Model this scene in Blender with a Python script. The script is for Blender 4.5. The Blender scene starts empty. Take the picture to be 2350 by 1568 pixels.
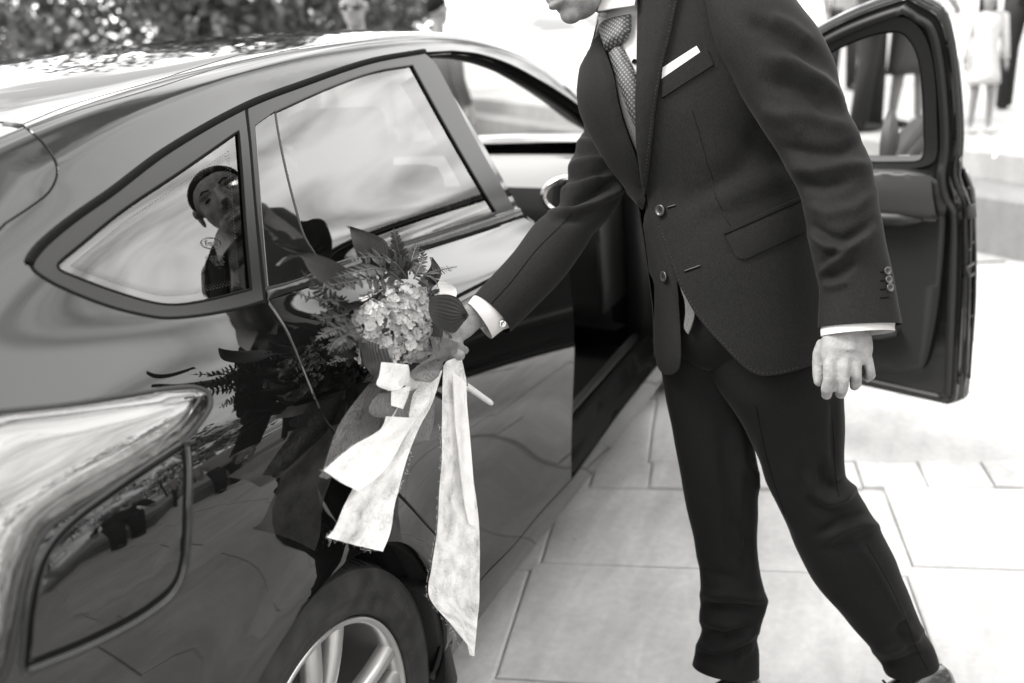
import bpy, bmesh, math, random
import numpy as np
from mathutils import Vector, Matrix
from mathutils.bvhtree import BVHTree
from mathutils.geometry import delaunay_2d_cdt

scene = bpy.context.scene
COL = scene.collection
R = math.radians
random.seed(4)
rng = np.random.default_rng(4)

# ------------------------------------------------------------------ camera
# metres; x = towards the car's nose, y = towards its left side, z = up, rear axle at x = 0
CP = np.array([-1.015, -1.697, 1.399])
YAW, PIT, ROL = np.radians([24.0, 17.85, -4.4])
IW, IH, FPX = 2350.0, 1568.0, 2200.0
_f = np.array([math.cos(PIT) * math.cos(YAW), math.cos(PIT) * math.sin(YAW), -math.sin(PIT)])
_r = np.array([math.sin(YAW), -math.cos(YAW), 0.0])
_u = np.cross(_r, _f)
CF = _f
CR = math.cos(ROL) * _r + math.sin(ROL) * _u
CU = -math.sin(ROL) * _r + math.cos(ROL) * _u
cd = bpy.data.cameras.new('camera')
cam = bpy.data.objects.new('camera', cd)
COL.objects.link(cam)
cam.matrix_world = Matrix(((CR[0], CU[0], -CF[0], CP[0]), (CR[1], CU[1], -CF[1], CP[1]),
                           (CR[2], CU[2], -CF[2], CP[2]), (0, 0, 0, 1)))
cd.sensor_width = 36.0
cd.lens = FPX * 36.0 / IW
cd.clip_start = 0.02
cd.clip_end = 2000.0
cd.dof.use_dof = True
cd.dof.focus_distance = 1.60
cd.dof.aperture_fstop = 2.6
scene.camera = cam

# ------------------------------------------------------------------ sky, sun, exposure
SUN_EL, SUN_AZ = R(52), R(120)          # azimuth measured from +x towards +y
world = bpy.data.worlds.new('World')
scene.world = world
world.use_nodes = True
wn, wl = world.node_tree.nodes, world.node_tree.links
wn.clear()
w_out = wn.new('ShaderNodeOutputWorld')
w_bg = wn.new('ShaderNodeBackground')
w_bg.inputs['Strength'].default_value = 0.10
w_sky = wn.new('ShaderNodeTexSky')
w_sky.sky_type = 'NISHITA'
w_sky.sun_disc = False
w_sky.sun_elevation = SUN_EL
w_sky.sun_rotation = math.pi / 2 - SUN_AZ
w_sky.air_density = 1.0
w_sky.dust_density = 3.0
w_bw = wn.new('ShaderNodeRGBToBW')
wl.new(w_sky.outputs['Color'], w_bw.inputs['Color'])
# bright broken cloud over the whole dome: a flat cloud deck, stretched towards the horizon
w_tc = wn.new('ShaderNodeTexCoord')
w_sep = wn.new('ShaderNodeSeparateXYZ')
wl.new(w_tc.outputs['Generated'], w_sep.inputs[0])
w_max = wn.new('ShaderNodeMath'); w_max.operation = 'MAXIMUM'; w_max.inputs[1].default_value = 0.0
wl.new(w_sep.outputs['Z'], w_max.inputs[0])
w_add = wn.new('ShaderNodeMath'); w_add.operation = 'ADD'; w_add.inputs[1].default_value = 0.22
wl.new(w_max.outputs[0], w_add.inputs[0])
w_div = wn.new('ShaderNodeVectorMath'); w_div.operation = 'DIVIDE'
w_cmb = wn.new('ShaderNodeCombineXYZ')
for k in range(3):
    wl.new(w_add.outputs[0], w_cmb.inputs[k])
wl.new(w_tc.outputs['Generated'], w_div.inputs[0])
wl.new(w_cmb.outputs[0], w_div.inputs[1])
w_map = wn.new('ShaderNodeMapping')
w_map.inputs['Rotation'].default_value = (0, 0, R(35))
w_map.inputs['Scale'].default_value = (0.75, 1.9, 0.4)
wl.new(w_div.outputs[0], w_map.inputs['Vector'])
w_n = wn.new('ShaderNodeTexNoise')
w_n.inputs['Scale'].default_value = 1.5
w_n.inputs['Detail'].default_value = 6.0
w_n.inputs['Roughness'].default_value = 0.55
w_n.inputs['Distortion'].default_value = 0.5
wl.new(w_map.outputs[0], w_n.inputs['Vector'])
w_ramp = wn.new('ShaderNodeMapRange')
w_ramp.interpolation_type = 'SMOOTHSTEP'
w_ramp.inputs['From Min'].default_value = 0.38
w_ramp.inputs['From Max'].default_value = 0.66
w_ramp.inputs['To Min'].default_value = 0.0
w_ramp.inputs['To Max'].default_value = 1.0
wl.new(w_n.outputs['Fac'], w_ramp.inputs['Value'])
w_mix = wn.new('ShaderNodeMix'); w_mix.data_type = 'FLOAT'
w_mix.inputs['B'].default_value = 44.0
wl.new(w_ramp.outputs[0], w_mix.inputs['Factor'])
w_bwm = wn.new('ShaderNodeMath'); w_bwm.operation = 'MULTIPLY_ADD'
w_bwm.inputs[1].default_value = 1.0; w_bwm.inputs[2].default_value = 5.0
wl.new(w_bw.outputs[0], w_bwm.inputs[0])
wl.new(w_bwm.outputs[0], w_mix.inputs['A'])
w_tint = wn.new('ShaderNodeCombineColor')
for k, t in enumerate((1.0, 0.993, 0.985)):
    m_ = wn.new('ShaderNodeMath'); m_.operation = 'MULTIPLY'; m_.inputs[1].default_value = t
    wl.new(w_mix.outputs[0], m_.inputs[0]); wl.new(m_.outputs[0], w_tint.inputs[k])
wl.new(w_tint.outputs[0], w_bg.inputs['Color'])
wl.new(w_bg.outputs[0], w_out.inputs['Surface'])

sd = bpy.data.lights.new('sun', 'SUN')
sd.energy = 5.0
sd.angle = R(24)
sd.color = (1.0, 0.99, 0.975)
sun = bpy.data.objects.new('sun', sd)
COL.objects.link(sun)
sdir = Vector((math.cos(SUN_EL) * math.cos(SUN_AZ), math.cos(SUN_EL) * math.sin(SUN_AZ), math.sin(SUN_EL)))
sun.rotation_euler = sdir.to_track_quat('Z', 'Y').to_euler()
sun.location = sdir * 40

vs = scene.view_settings
vs.view_transform = 'Standard'
vs.look = 'None'
vs.gamma = 1.0
vs.use_curve_mapping = False
vs.exposure = 0.50
scene.cycles.max_bounces = 8
scene.cycles.transparent_max_bounces = 16
scene.cycles.sample_clamp_indirect = 8.0

# ------------------------------------------------------------------ pixel -> world helpers (photo plane 2350 x 1568)
def ray(u, v):
    return CF + CR * ((u - IW / 2) / FPX) - CU * ((v - IH / 2) / FPX)
def at(u, v, depth):
    return CP + ray(u, v) * depth
def ony(u, v, y):
    d = ray(u, v); return CP + d * ((y - CP[1]) / d[1])
def onz(u, v, z):
    d = ray(u, v); return CP + d * ((z - CP[2]) / d[2])
def proj(P):
    d = np.asarray(P, float) - CP
    w = d @ CF
    return np.stack([IW / 2 + FPX * (d @ CR) / w, IH / 2 - FPX * (d @ CU) / w], -1)
def depth_of(P):
    return (np.asarray(P, float) - CP) @ CF

# ------------------------------------------------------------------ object helpers
def tag(o, label=None, cat=None, group=None, kind=None):
    if label: o['label'] = label
    if cat: o['category'] = cat
    if group: o['group'] = group
    if kind: o['kind'] = kind
    return o
def empty(name, loc=(0, 0, 0), rz=0.0, parent=None):
    o = bpy.data.objects.new(name, None)
    COL.objects.link(o)
    o.location = loc
    o.rotation_euler = (0, 0, rz)
    o.empty_display_size = 0.1
    if parent: o.parent = parent
    return o
def mesh_obj(name, verts, faces, mat, parent=None, smooth=True, normals=None):
    me = bpy.data.meshes.new(name)
    me.from_pydata([tuple(map(float, v)) for v in verts], [], [tuple(map(int, f)) for f in faces])
    if smooth:
        me.polygons.foreach_set('use_smooth', [True] * len(me.polygons))
    me.update()
    if normals is not None:
        me.normals_split_custom_set_from_vertices([tuple(map(float, n)) for n in normals])
    if mat is not None: me.materials.append(mat)
    o = bpy.data.objects.new(name, me)
    COL.objects.link(o)
    if parent is not None: attach(o, parent)
    return o
bpy.context.view_layer.update()
PW = {}
def attach(o, parent):
    """parent o, keeping its vertices where they are in the world"""
    o.parent = parent
    m = world_of(parent)
    o.matrix_parent_inverse = m.inverted()
def world_of(o):
    m = o.matrix_basis.copy()
    if o.parent is not None:
        m = world_of(o.parent) @ o.matrix_parent_inverse @ m
    return m
def copy_obj(o, parent=None):
    c = o.copy()
    COL.objects.link(c)
    if parent is not None: c.parent = parent
    return c

class MB:
    """collects primitives into one mesh"""
    def __init__(s): s.v = []; s.f = []
    def add(s, v, f):
        b = len(s.v); s.v += [tuple(map(float, p)) for p in v]; s.f += [tuple(int(i) + b for i in q) for q in f]
        return s
    def box(s, c, size, rot=None, bev=0.0):
        c = Vector(c); h = Vector(size) / 2
        m = rot if rot is not None else Matrix.Identity(3)
        if bev <= 0:
            vs_ = [c + m @ Vector((sx * h.x, sy * h.y, sz * h.z)) for sz in (-1, 1) for sy in (-1, 1) for sx in (-1, 1)]
            return s.add(vs_, [(0, 2, 3, 1), (4, 5, 7, 6), (0, 1, 5, 4), (2, 6, 7, 3), (0, 4, 6, 2), (1, 3, 7, 5)])
        bm = bmesh.new(); bmesh.ops.create_cube(bm, size=1.0)
        for q in bm.verts: q.co = Vector((q.co.x * size[0], q.co.y * size[1], q.co.z * size[2]))
        bmesh.ops.bevel(bm, geom=bm.edges[:], offset=bev, segments=2, affect='EDGES', profile=0.6)
        bm.verts.index_update()
        r = s.add([c + m @ q.co for q in bm.verts], [[q.index for q in f.verts] for f in bm.faces]); bm.free()
        return r
    def tube(s, pts, rad, n=8, cap=True, closed=False, flat=None):
        pts = [Vector(p) for p in pts]; N = len(pts)
        rad = rad if hasattr(rad, '__len__') else [rad] * N
        ref = None; rings = []
        for i, p in enumerate(pts):
            if closed: t = pts[(i + 1) % N] - pts[i - 1]
            else: t = pts[min(i + 1, N - 1)] - pts[max(i - 1, 0)]
            t.normalize()
            if ref is None:
                ref = Vector((0, 0, 1)) if abs(t.z) < 0.9 else Vector((1, 0, 0))
            a = t.cross(ref)
            if a.length < 1e-6: a = t.cross(Vector((0.3, 1, 0.2)))
            a.normalize(); b = a.cross(t); ref = b
            fl = flat if flat else 1.0
            rings.append([p + a * (math.cos(2 * math.pi * k / n) * rad[i]) + b * (math.sin(2 * math.pi * k / n) * rad[i] * fl) for k in range(n)])
        V = [q for r_ in rings for q in r_]
        Fc = []
        for i in range(N if closed else N - 1):
            j = (i + 1) % N
            for k in range(n):
                Fc.append((i * n + k, i * n + (k + 1) % n, j * n + (k + 1) % n, j * n + k))
        if cap and not closed:
            Fc.append(tuple(range(n - 1, -1, -1))); Fc.append(tuple((N - 1) * n + k for k in range(n)))
        return s.add(V, Fc)
    def lathe(s, prof, n=48, axis='y', c=(0, 0, 0), close=False):
        """prof: list of (radius, along-axis)"""
        V = []; Fc = []; m = len(prof)
        for k in range(n):
            a = 2 * math.pi * k / n
            for (r_, h) in prof:
                if axis == 'y': V.append((c[0] + r_ * math.cos(a), c[1] + h, c[2] + r_ * math.sin(a)))
                else: V.append((c[0] + r_ * math.cos(a), c[1] + r_ * math.sin(a), c[2] + h))
        for k in range(n):
            k2 = (k + 1) % n
            for i in range(m - 1 if not close else m):
                i2 = (i + 1) % m
                Fc.append((k * m + i, k * m + i2, k2 * m + i2, k2 * m + i))
        return s.add(V, Fc)
    def ball(s, c, rx, ry=None, rz=None, nu=14, nv=8, rot=None):
        ry = ry or rx; rz = rz or rx; V = []; Fc = []
        for j in range(nv + 1):
            th = math.pi * j / nv
            for i in range(nu):
                ph = 2 * math.pi * i / nu
                p = Vector((rx * math.sin(th) * math.cos(ph), ry * math.sin(th) * math.sin(ph), rz * math.cos(th)))
                if rot is not None: p = rot @ p
                V.append(Vector(c) + p)
        for j in range(nv):
            for i in range(nu):
                a, b = j * nu + i, j * nu + (i + 1) % nu
                Fc.append((a, a + nu, b + nu, b))
        return s.add(V, Fc)
    def build(s, name, mat, parent=None, smooth=True):
        o = mesh_obj(name, s.v, s.f, mat, parent, smooth)
        return o
def auto_smooth(o, deg=35):
    """flat across sharp edges without modifiers: mark sharp edges"""
    bm = bmesh.new(); bm.from_mesh(o.data)
    for e in bm.edges:
        if len(e.link_faces) == 2 and e.calc_face_angle(0) > R(deg): e.smooth = False
    bm.to_mesh(o.data); bm.free()
    return o

# ------------------------------------------------------------------ materials (a black-and-white photograph: greys, a trace warm)
def grey(g): return (g, g * 0.985, g * 0.965, 1.0)
def new_mat(name):
    m = bpy.data.materials.new(name); m.use_nodes = True
    nt = m.node_tree; nt.nodes.clear()
    out = nt.nodes.new('ShaderNodeOutputMaterial')
    return m, nt.nodes, nt.links, out
def pbr(name, g, rough=0.5, metal=0.0, coat=0.0, ior=1.5, noise=None, bump=None, sheen=0.0, spec=0.5, sss=0.0, trans=0.0):
    """noise=(scale, amount) varies the grey; bump=(scale, distance)"""
    m, n, l, out = new_mat(name)
    b = n.new('ShaderNodeBsdfPrincipled')
    b.inputs['Base Color'].default_value = grey(g)
    b.inputs['Roughness'].default_value = rough
    b.inputs['Metallic'].default_value = metal
    b.inputs['IOR'].default_value = ior
    b.inputs['Specular IOR Level'].default_value = spec
    b.inputs['Coat Weight'].default_value = coat
    b.inputs['Coat Roughness'].default_value = 0.0
    b.inputs['Sheen Weight'].default_value = sheen
    if sss: b.inputs['Subsurface Weight'].default_value = sss; b.inputs['Subsurface Radius'].default_value = (0.006, 0.006, 0.006)
    l.new(b.outputs[0], out.inputs['Surface'])
    tc = n.new('ShaderNodeTexCoord')
    if noise:
        t = n.new('ShaderNodeTexNoise'); t.inputs['Scale'].default_value = noise[0]; t.inputs['Detail'].default_value = 5
        l.new(tc.outputs['Object'], t.inputs['Vector'])
        mr = n.new('ShaderNodeMapRange'); mr.inputs['From Min'].default_value = 0.3; mr.inputs['From Max'].default_value = 0.7
        mr.inputs['To Min'].default_value = g * (1 - noise[1]); mr.inputs['To Max'].default_value = g * (1 + noise[1])
        l.new(t.outputs['Fac'], mr.inputs['Value'])
        cc = n.new('ShaderNodeCombineColor')
        for k, tt in enumerate((1, 0.985, 0.965)):
            mm = n.new('ShaderNodeMath'); mm.operation = 'MULTIPLY'; mm.inputs[1].default_value = tt
            l.new(mr.outputs[0], mm.inputs[0]); l.new(mm.outputs[0], cc.inputs[k])
        l.new(cc.outputs[0], b.inputs['Base Color'])
    if bump:
        t2 = n.new('ShaderNodeTexNoise'); t2.inputs['Scale'].default_value = bump[0]; t2.inputs['Detail'].default_value = 4
        l.new(tc.outputs['Object'], t2.inputs['Vector'])
        bp = n.new('ShaderNodeBump'); bp.inputs['Distance'].default_value = bump[1]; bp.inputs['Strength'].default_value = 1.0
        l.new(t2.outputs['Fac'], bp.inputs['Height']); l.new(bp.outputs[0], b.inputs['Normal'])
    return m

# ------------------------------------------------------------------ the car's skin: 14 lengthwise rows, sill to roof centre line
KX = [-.86, -.7, -.5, -.2, .3, .87, 1.4, 2.0, 2.4, 2.7, 3.1, 3.5]
ROWY = [
 [.62, .78, .84, .866, .872, .873, .874, .874, .868, .845, .76, .45],
 [.66, .813, .864, .885, .890, .893, .895, .894, .890, .873, .80, .50],
 [.67, .826, .878, .896, .898, .899, .901, .902, .898, .886, .815, .52],
 [.68, .835, .892, .915, .914, .912, .911, .910, .906, .895, .83, .52],
 [.675, .83, .888, .912, .911, .908, .906, .905, .902, .89, .82, .50],
 [.65, .80, .862, .885, .886, .882, .879, .877, .873, .86, .78, .45],
 [.60, .745, .800, .820, .817, .812, .810, .808, .803, .79, .70, .38],
 [.56, .70, .755, .776, .786, .790, .788, .785, .770, .74, .62, .34],
 [.52, .65, .70, .718, .716, .712, .724, .757, .750, .69, .55, .30],
 [.49, .61, .645, .655, .645, .637, .655, .715, .720, .65, .50, .27],
 [.46, .575, .60, .605, .585, .575, .592, .655, .665, .61, .46, .25],
 [.35, .43, .45, .45, .43, .42, .43, .48, .49, .46, .35, .18],
 [.18, .22, .23, .23, .22, .21, .22, .24, .25, .23, .18, .09],
 [0.0] * 12]
ROWZ = [
 [0.3, 0.27, 0.24, 0.22, 0.215, 0.207, 0.19, 0.176, 0.18, 0.2, 0.22, 0.25],
 [0.4, 0.37, 0.345, 0.33, 0.32, 0.312, 0.305, 0.3, 0.3, 0.31, 0.33, 0.36],
 [0.5, 0.5, 0.49, 0.485, 0.48, 0.48, 0.48, 0.48, 0.475, 0.47, 0.46, 0.44],
 [0.68, 0.68, 0.675, 0.665, 0.66, 0.655, 0.65, 0.645, 0.635, 0.62, 0.59, 0.53],
 [0.86, 0.86, 0.86, 0.85, 0.83, 0.82, 0.815, 0.81, 0.79, 0.765, 0.7, 0.6],
 [0.95, 0.955, 0.96, 0.955, 0.935, 0.915, 0.905, 0.895, 0.875, 0.85, 0.78, 0.655],
 [1, 1.03, 1.05, 1.05, 1.025, 0.985, 0.965, 0.955, 0.94, 0.905, 0.83, 0.69],
 [1.02, 1.06, 1.1, 1.115, 1.09, 1.05, 1.03, 1.01, 0.965, 0.925, 0.865, 0.7],
 [1.03, 1.09, 1.155, 1.21, 1.235, 1.225, 1.195, 1.085, 0.975, 0.945, 0.89, 0.71],
 [1.04, 1.11, 1.185, 1.28, 1.352, 1.375, 1.335, 1.152, 0.985, 0.955, 0.905, 0.71],
 [1.045, 1.12, 1.205, 1.305, 1.382, 1.411, 1.388, 1.193, 0.992, 0.962, 0.918, 0.715],
 [1.05, 1.13, 1.215, 1.316, 1.391, 1.427, 1.414, 1.225, 0.998, 0.968, 0.93, 0.72],
 [1.05, 1.135, 1.22, 1.322, 1.396, 1.435, 1.428, 1.245, 1, 0.972, 0.936, 0.72],
 [1.05, 1.137, 1.222, 1.324, 1.398, 1.438, 1.433, 1.252, 1.002, 0.974, 0.938, 0.72]]
NR = 14
KXa = np.array(KX)
def nat_d2_matrix(x):
    n = len(x); h = np.diff(x); A = np.eye(n); B = np.zeros((n, n))
    for i in range(1, n - 1):
        A[i, i - 1] = h[i - 1] / 6; A[i, i] = (h[i - 1] + h[i]) / 3; A[i, i + 1] = h[i] / 6
        B[i, i - 1] = 1 / h[i - 1]; B[i, i] = -1 / h[i - 1] - 1 / h[i]; B[i, i + 1] = 1 / h[i]
    return np.linalg.solve(A, B)
_MX = nat_d2_matrix(KXa)
RY = np.array(ROWY).T; RZ = np.array(ROWZ).T          # (keys, rows)
RY2 = _MX @ RY; RZ2 = _MX @ RZ
_MV = nat_d2_matrix(np.arange(NR, dtype=float))
def _sp(x, V, V2):
    i = np.clip(np.searchsorted(KXa, x) - 1, 0, len(KXa) - 2)
    h = KXa[i + 1] - KXa[i]; a = (KXa[i + 1] - x) / h; b = 1 - a
    return (a[:, None] * V[i] + b[:, None] * V[i + 1]
            + ((a ** 3 - a)[:, None] * V2[i] + (b ** 3 - b)[:, None] * V2[i + 1]) * (h ** 2)[:, None] / 6)
def S(x, v):
    """points on the right-hand side of the body"""
    x = np.atleast_1d(np.asarray(x, float)); v = np.atleast_1d(np.asarray(v, float))
    Y = _sp(x, RY, RY2); Z = _sp(x, RZ, RZ2)
    Yd = Y @ _MV.T; Zd = Z @ _MV.T
    j = np.clip(np.floor(v).astype(int), 0, NR - 2); b = v - j; a = 1 - b
    r = np.arange(len(x))
    def ev(Q, D):
        return a * Q[r, j] + b * Q[r, j + 1] + ((a ** 3 - a) * D[r, j] + (b ** 3 - b) * D[r, j + 1]) / 6
    P = np.stack([x, -ev(Y, Yd), ev(Z, Zd)], -1)
    # pressed crease running forward from the tailgate corner along the rear pillar
    vc = np.interp(x, [-.14, .05, .3, .6, 1.0], [8.62, 8.85, 9.08, 9.22, 9.3])
    a_ = np.clip((x + .16) / .06, 0, 1) * np.clip((.75 - x) / .5, 0, 1)
    dl = .0030 * a_ * np.exp(-((v - vc) / .26) ** 2)
    P = P + dl[:, None] * np.array([0, -.78, .62])
    # flared wheel arch
    rr = np.sqrt(P[:, 0] ** 2 + (P[:, 2] - .312) ** 2)
    P[:, 1] -= .016 * np.exp(-((rr - .345) / .075) ** 2) * np.clip((.86 - P[:, 2]) / .2, 0, 1) * np.clip((P[:, 2] - .2) / .1, 0, 1)
    return P
def SN(x, v, e=1e-3):
    x = np.atleast_1d(np.asarray(x, float)); v = np.atleast_1d(np.asarray(v, float))
    vv = np.clip(v, e, NR - 1 - e)
    a = S(x + e, vv) - S(x - e, vv); b = S(x, vv + e) - S(x, vv - e)
    n = np.cross(a, b)
    n /= np.linalg.norm(n, axis=1)[:, None] + 1e-12
    return n
_GX = np.linspace(-.86, 3.5, 437); _GV = np.linspace(0, NR - 1, 261)
_gx, _gv = np.meshgrid(_GX, _GV, indexing='ij')
_GP = S(_gx.ravel(), _gv.ravel())
_nv = len(_GV)
_faces = []
for _i in range(len(_GX) - 1):
    b0 = _i * _nv
    for _j in range(_nv - 1):
        _faces.append((b0 + _j, b0 + _j + 1, b0 + _nv + _j + 1, b0 + _nv + _j))
SKIN = BVHTree.FromPolygons([tuple(p) for p in _GP], _faces)
def px_uv(u, v):
    d = ray(u, v); d = d / np.linalg.norm(d)
    loc, nor, idx, dist = SKIN.ray_cast(Vector(CP), Vector(d))
    if idx is None: return None
    i, j = divmod(idx, _nv - 1)
    x, w = (_GX[i] + _GX[i + 1]) / 2, (_GV[j] + _GV[j + 1]) / 2
    L = np.array(loc)
    for _ in range(3):
        e = 1e-4; w = min(w, NR - 1 - 2e-4)
        q3 = S(np.array([x, x + e, x]), np.array([w, w, w + e])); p = q3[0]
        J = np.stack([(q3[1] - p) / e, (q3[2] - p) / e], 1)
        dd, *_r = np.linalg.lstsq(J, L - p, rcond=None)
        x += dd[0]; w = float(np.clip(w + dd[1], 0, NR - 1.0001))
    return (float(x), w)
def smooth_path(pts, step, closed=True):
    """Catmull-Rom through 2-D points; a third value of 1 marks a corner"""
    P = [np.array(p[:2], float) for p in pts]; C = [len(p) > 2 and p[2] == 1 for p in pts]
    n = len(P); out = []
    for i in range(n if closed else n - 1):
        p1, p2 = P[i], P[(i + 1) % n]
        p0 = P[i - 1] if (closed or i > 0) else p1
        p3 = P[(i + 2) % n] if (closed or i + 2 < n) else p2
        t1 = (p2 - p0) / 2 if not C[i] else (p2 - p1)
        t2 = (p3 - p1) / 2 if not C[(i + 1) % n] else (p2 - p1)
        L = np.linalg.norm(p2 - p1)
        t1 = t1 / (np.linalg.norm(t1) + 1e-9) * L; t2 = t2 / (np.linalg.norm(t2) + 1e-9) * L
        m = max(1, int(round(L / step)))
        for k in range(m):
            s_ = k / m; s2 = s_ * s_; s3 = s2 * s_
            out.append((2 * s3 - 3 * s2 + 1) * p1 + (s3 - 2 * s2 + s_) * t1 + (-2 * s3 + 3 * s2) * p2 + (s3 - s2) * t2)
    if not closed: out.append(P[-1])
    return out
def loop_px(pts, step=9, closed=True):
    o = []
    for p in smooth_path(pts, step, closed):
        q = px_uv(p[0], p[1])
        if q is not None: o.append(q)
    return o
def loop_uv(pts, step=.06, closed=True):
    VS_ = .15
    q = [(p[0], p[1] * VS_) + tuple(p[2:]) for p in pts]
    return [(p[0], p[1] / VS_) for p in smooth_path(q, .012 if step is None else step, closed)]
VS = .15
def inside(poly, P):
    poly = np.asarray(poly); x, y = P[:, 0], P[:, 1]
    res = np.zeros(len(P), bool); n = len(poly); j = n - 1
    for i in range(n):
        xi, yi = poly[i]; xj, yj = poly[j]
        c = ((yi > y) != (yj > y))
        with np.errstate(divide='ignore', invalid='ignore'):
            res ^= c & (x < (xj - xi) * (y - yi) / (yj - yi + 1e-15) + xi)
        j = i
    return res
def seg_dist(poly, P):
    a = np.asarray(poly); b = np.roll(a, -1, 0); d = np.full(len(P), 1e9)
    for i in range(len(a)):
        ab = b[i] - a[i]; t = np.clip(((P - a[i]) @ ab) / (ab @ ab + 1e-15), 0, 1)
        d = np.minimum(d, np.linalg.norm(P - a[i] - t[:, None] * ab, axis=1))
    return d
def shoelace(L):
    L = np.asarray(L); x, y = L[:, 0], L[:, 1]
    return 0.5 * np.sum(x * np.roll(y, -1) - np.roll(x, -1) * y)
def offset_loop(L, d):
    """move a closed loop to its left by d (counter-clockwise loop: inwards)"""
    L = np.asarray(L); t = np.roll(L, -1, 0) - np.roll(L, 1, 0)
    t /= np.linalg.norm(t, axis=1)[:, None] + 1e-12
    return L + np.stack([-t[:, 1], t[:, 0]], 1) * d
class Surf:
    pass
CARS = Surf(); CARS.S = S; CARS.SN = SN; CARS.VS = .15; CARS.lo = 0.0; CARS.hi = NR - 1.0
def panel_data(outer, holes=(), step=.025, gap=.002, flange=.014, bulge=None, lift=0.0, flange_loops=None, sf=None):
    """mesh of a piece of skin bounded by loops in (x, v); returns verts, faces, normals"""
    sf = sf or CARS; VS = sf.VS
    loops = []
    for k, L in enumerate([outer] + list(holes)):
        A = np.array([(p[0], p[1] * VS) for p in L])
        keep = [0]
        for i in range(1, len(A)):
            if np.linalg.norm(A[i] - A[keep[-1]]) > .0015: keep.append(i)
        A = A[keep]
        if len(A) > 3 and np.linalg.norm(A[0] - A[-1]) < .0015: A = A[:-1]
        s = shoelace(A)
        if (k == 0) != (s > 0): A = A[::-1]
        A = offset_loop(A, gap)
        loops.append(A)
    lo, hi = loops[0].min(0), loops[0].max(0)
    gx, gy = np.meshgrid(np.arange(lo[0], hi[0], step), np.arange(lo[1], hi[1], step * .8), indexing='ij')
    gy = gy + (np.arange(gx.shape[0]) % 2)[:, None] * step * .4
    G = np.stack([gx.ravel(), gy.ravel()], 1)
    ok = inside(loops[0], G) & (seg_dist(loops[0], G) > step * .45)
    for h in loops[1:]: ok &= ~inside(h, G) & (seg_dist(h, G) > step * .45)
    G = G[ok]
    P2 = [Vector(p) for L in loops for p in L] + [Vector(p) for p in G]
    E2 = []; b = 0
    for L in loops:
        E2 += [(b + i, b + (i + 1) % len(L)) for i in range(len(L))]; b += len(L)
    nb = b
    vo, eo, fo, ov, oe, of = delaunay_2d_cdt(P2, E2, [], 0, 1e-7)
    Q = np.array([tuple(p) for p in vo]); T = np.array([f for f in fo if len(f) == 3])
    cen = Q[T].mean(1)
    ok = inside(loops[0], cen)
    for h in loops[1:]: ok &= ~inside(h, cen)
    T = T[ok]
    xs, vv = Q[:, 0], np.clip(Q[:, 1] / VS, sf.lo, sf.hi)
    V = sf.S(xs, vv); N = sf.SN(xs, vv)
    # orient faces outwards
    fn = np.cross(V[T[:, 1]] - V[T[:, 0]], V[T[:, 2]] - V[T[:, 0]])
    flip = np.einsum('ij,ij->i', fn, N[T[:, 0]]) < 0
    T[flip] = T[flip][:, [0, 2, 1]]
    N0 = N
    if bulge:
        hgt, wid = bulge
        d = np.full(len(Q), 1e9)
        for L in loops: d = np.minimum(d, seg_dist(L, Q))
        t = np.clip(d / wid, 0, 1); o = hgt * np.sqrt(1 - (1 - t) ** 2)
        V = V + N * o[:, None]
        # recompute normals from faces
        N2 = np.zeros_like(V); fn = np.cross(V[T[:, 1]] - V[T[:, 0]], V[T[:, 2]] - V[T[:, 0]])
        for k in range(3): np.add.at(N2, T[:, k], fn)
        N = N2 / (np.linalg.norm(N2, axis=1)[:, None] + 1e-12)
    V = V + N0 * lift
    V = list(V); N = list(N); Fc = [tuple(t) for t in T]
    if flange:
        # map loop points to output verts
        inv = {}
        for oi, src in enumerate(ov):
            for s in src:
                if s < nb: inv[s] = oi
        b = 0
        for li, L in enumerate(loops):
            n = len(L); ids = [inv.get(b + i) for i in range(n)]; b += n
            if flange_loops is not None and li not in flange_loops: continue
            if any(i is None for i in ids): continue
            base = np.array([V[i] for i in ids]); nn = np.array([N[i] for i in ids])
            tan = np.roll(base, -1, 0) - np.roll(base, 1, 0)
            out = np.cross(tan, nn); out /= np.linalg.norm(out, axis=1)[:, None] + 1e-12
            c0 = len(V)
            r1 = base + out * .0008 - nn * .0009; r2 = base + out * .0010 - nn * flange
            for k in range(n): V.append(r1[k]); N.append((nn[k] + out[k]) / 1.414)
            for k in range(n): V.append(r2[k]); N.append(out[k])
            for k in range(n):
                k2 = (k + 1) % n
                Fc.append((ids[k2], ids[k], c0 + k, c0 + k2))
                Fc.append((c0 + k2, c0 + k, c0 + n + k, c0 + n + k2))
    return np.array(V), Fc, np.array(N)
def panel(name, outer, holes, mat, parent, mirror=False, both=False, **kw):
    V, Fc, N = panel_data(outer, holes, **kw)
    obs = []
    if not mirror or both: obs.append(mesh_obj(name, V, Fc, mat, parent, True, N))
    if mirror or both:
        V2 = V * np.array([1, -1, 1]); N2 = N * np.array([1, -1, 1])
        obs.append(mesh_obj(name, V2, [f[::-1] for f in Fc], mat, parent, True, N2))
    return obs[0] if len(obs) == 1 else obs

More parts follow.
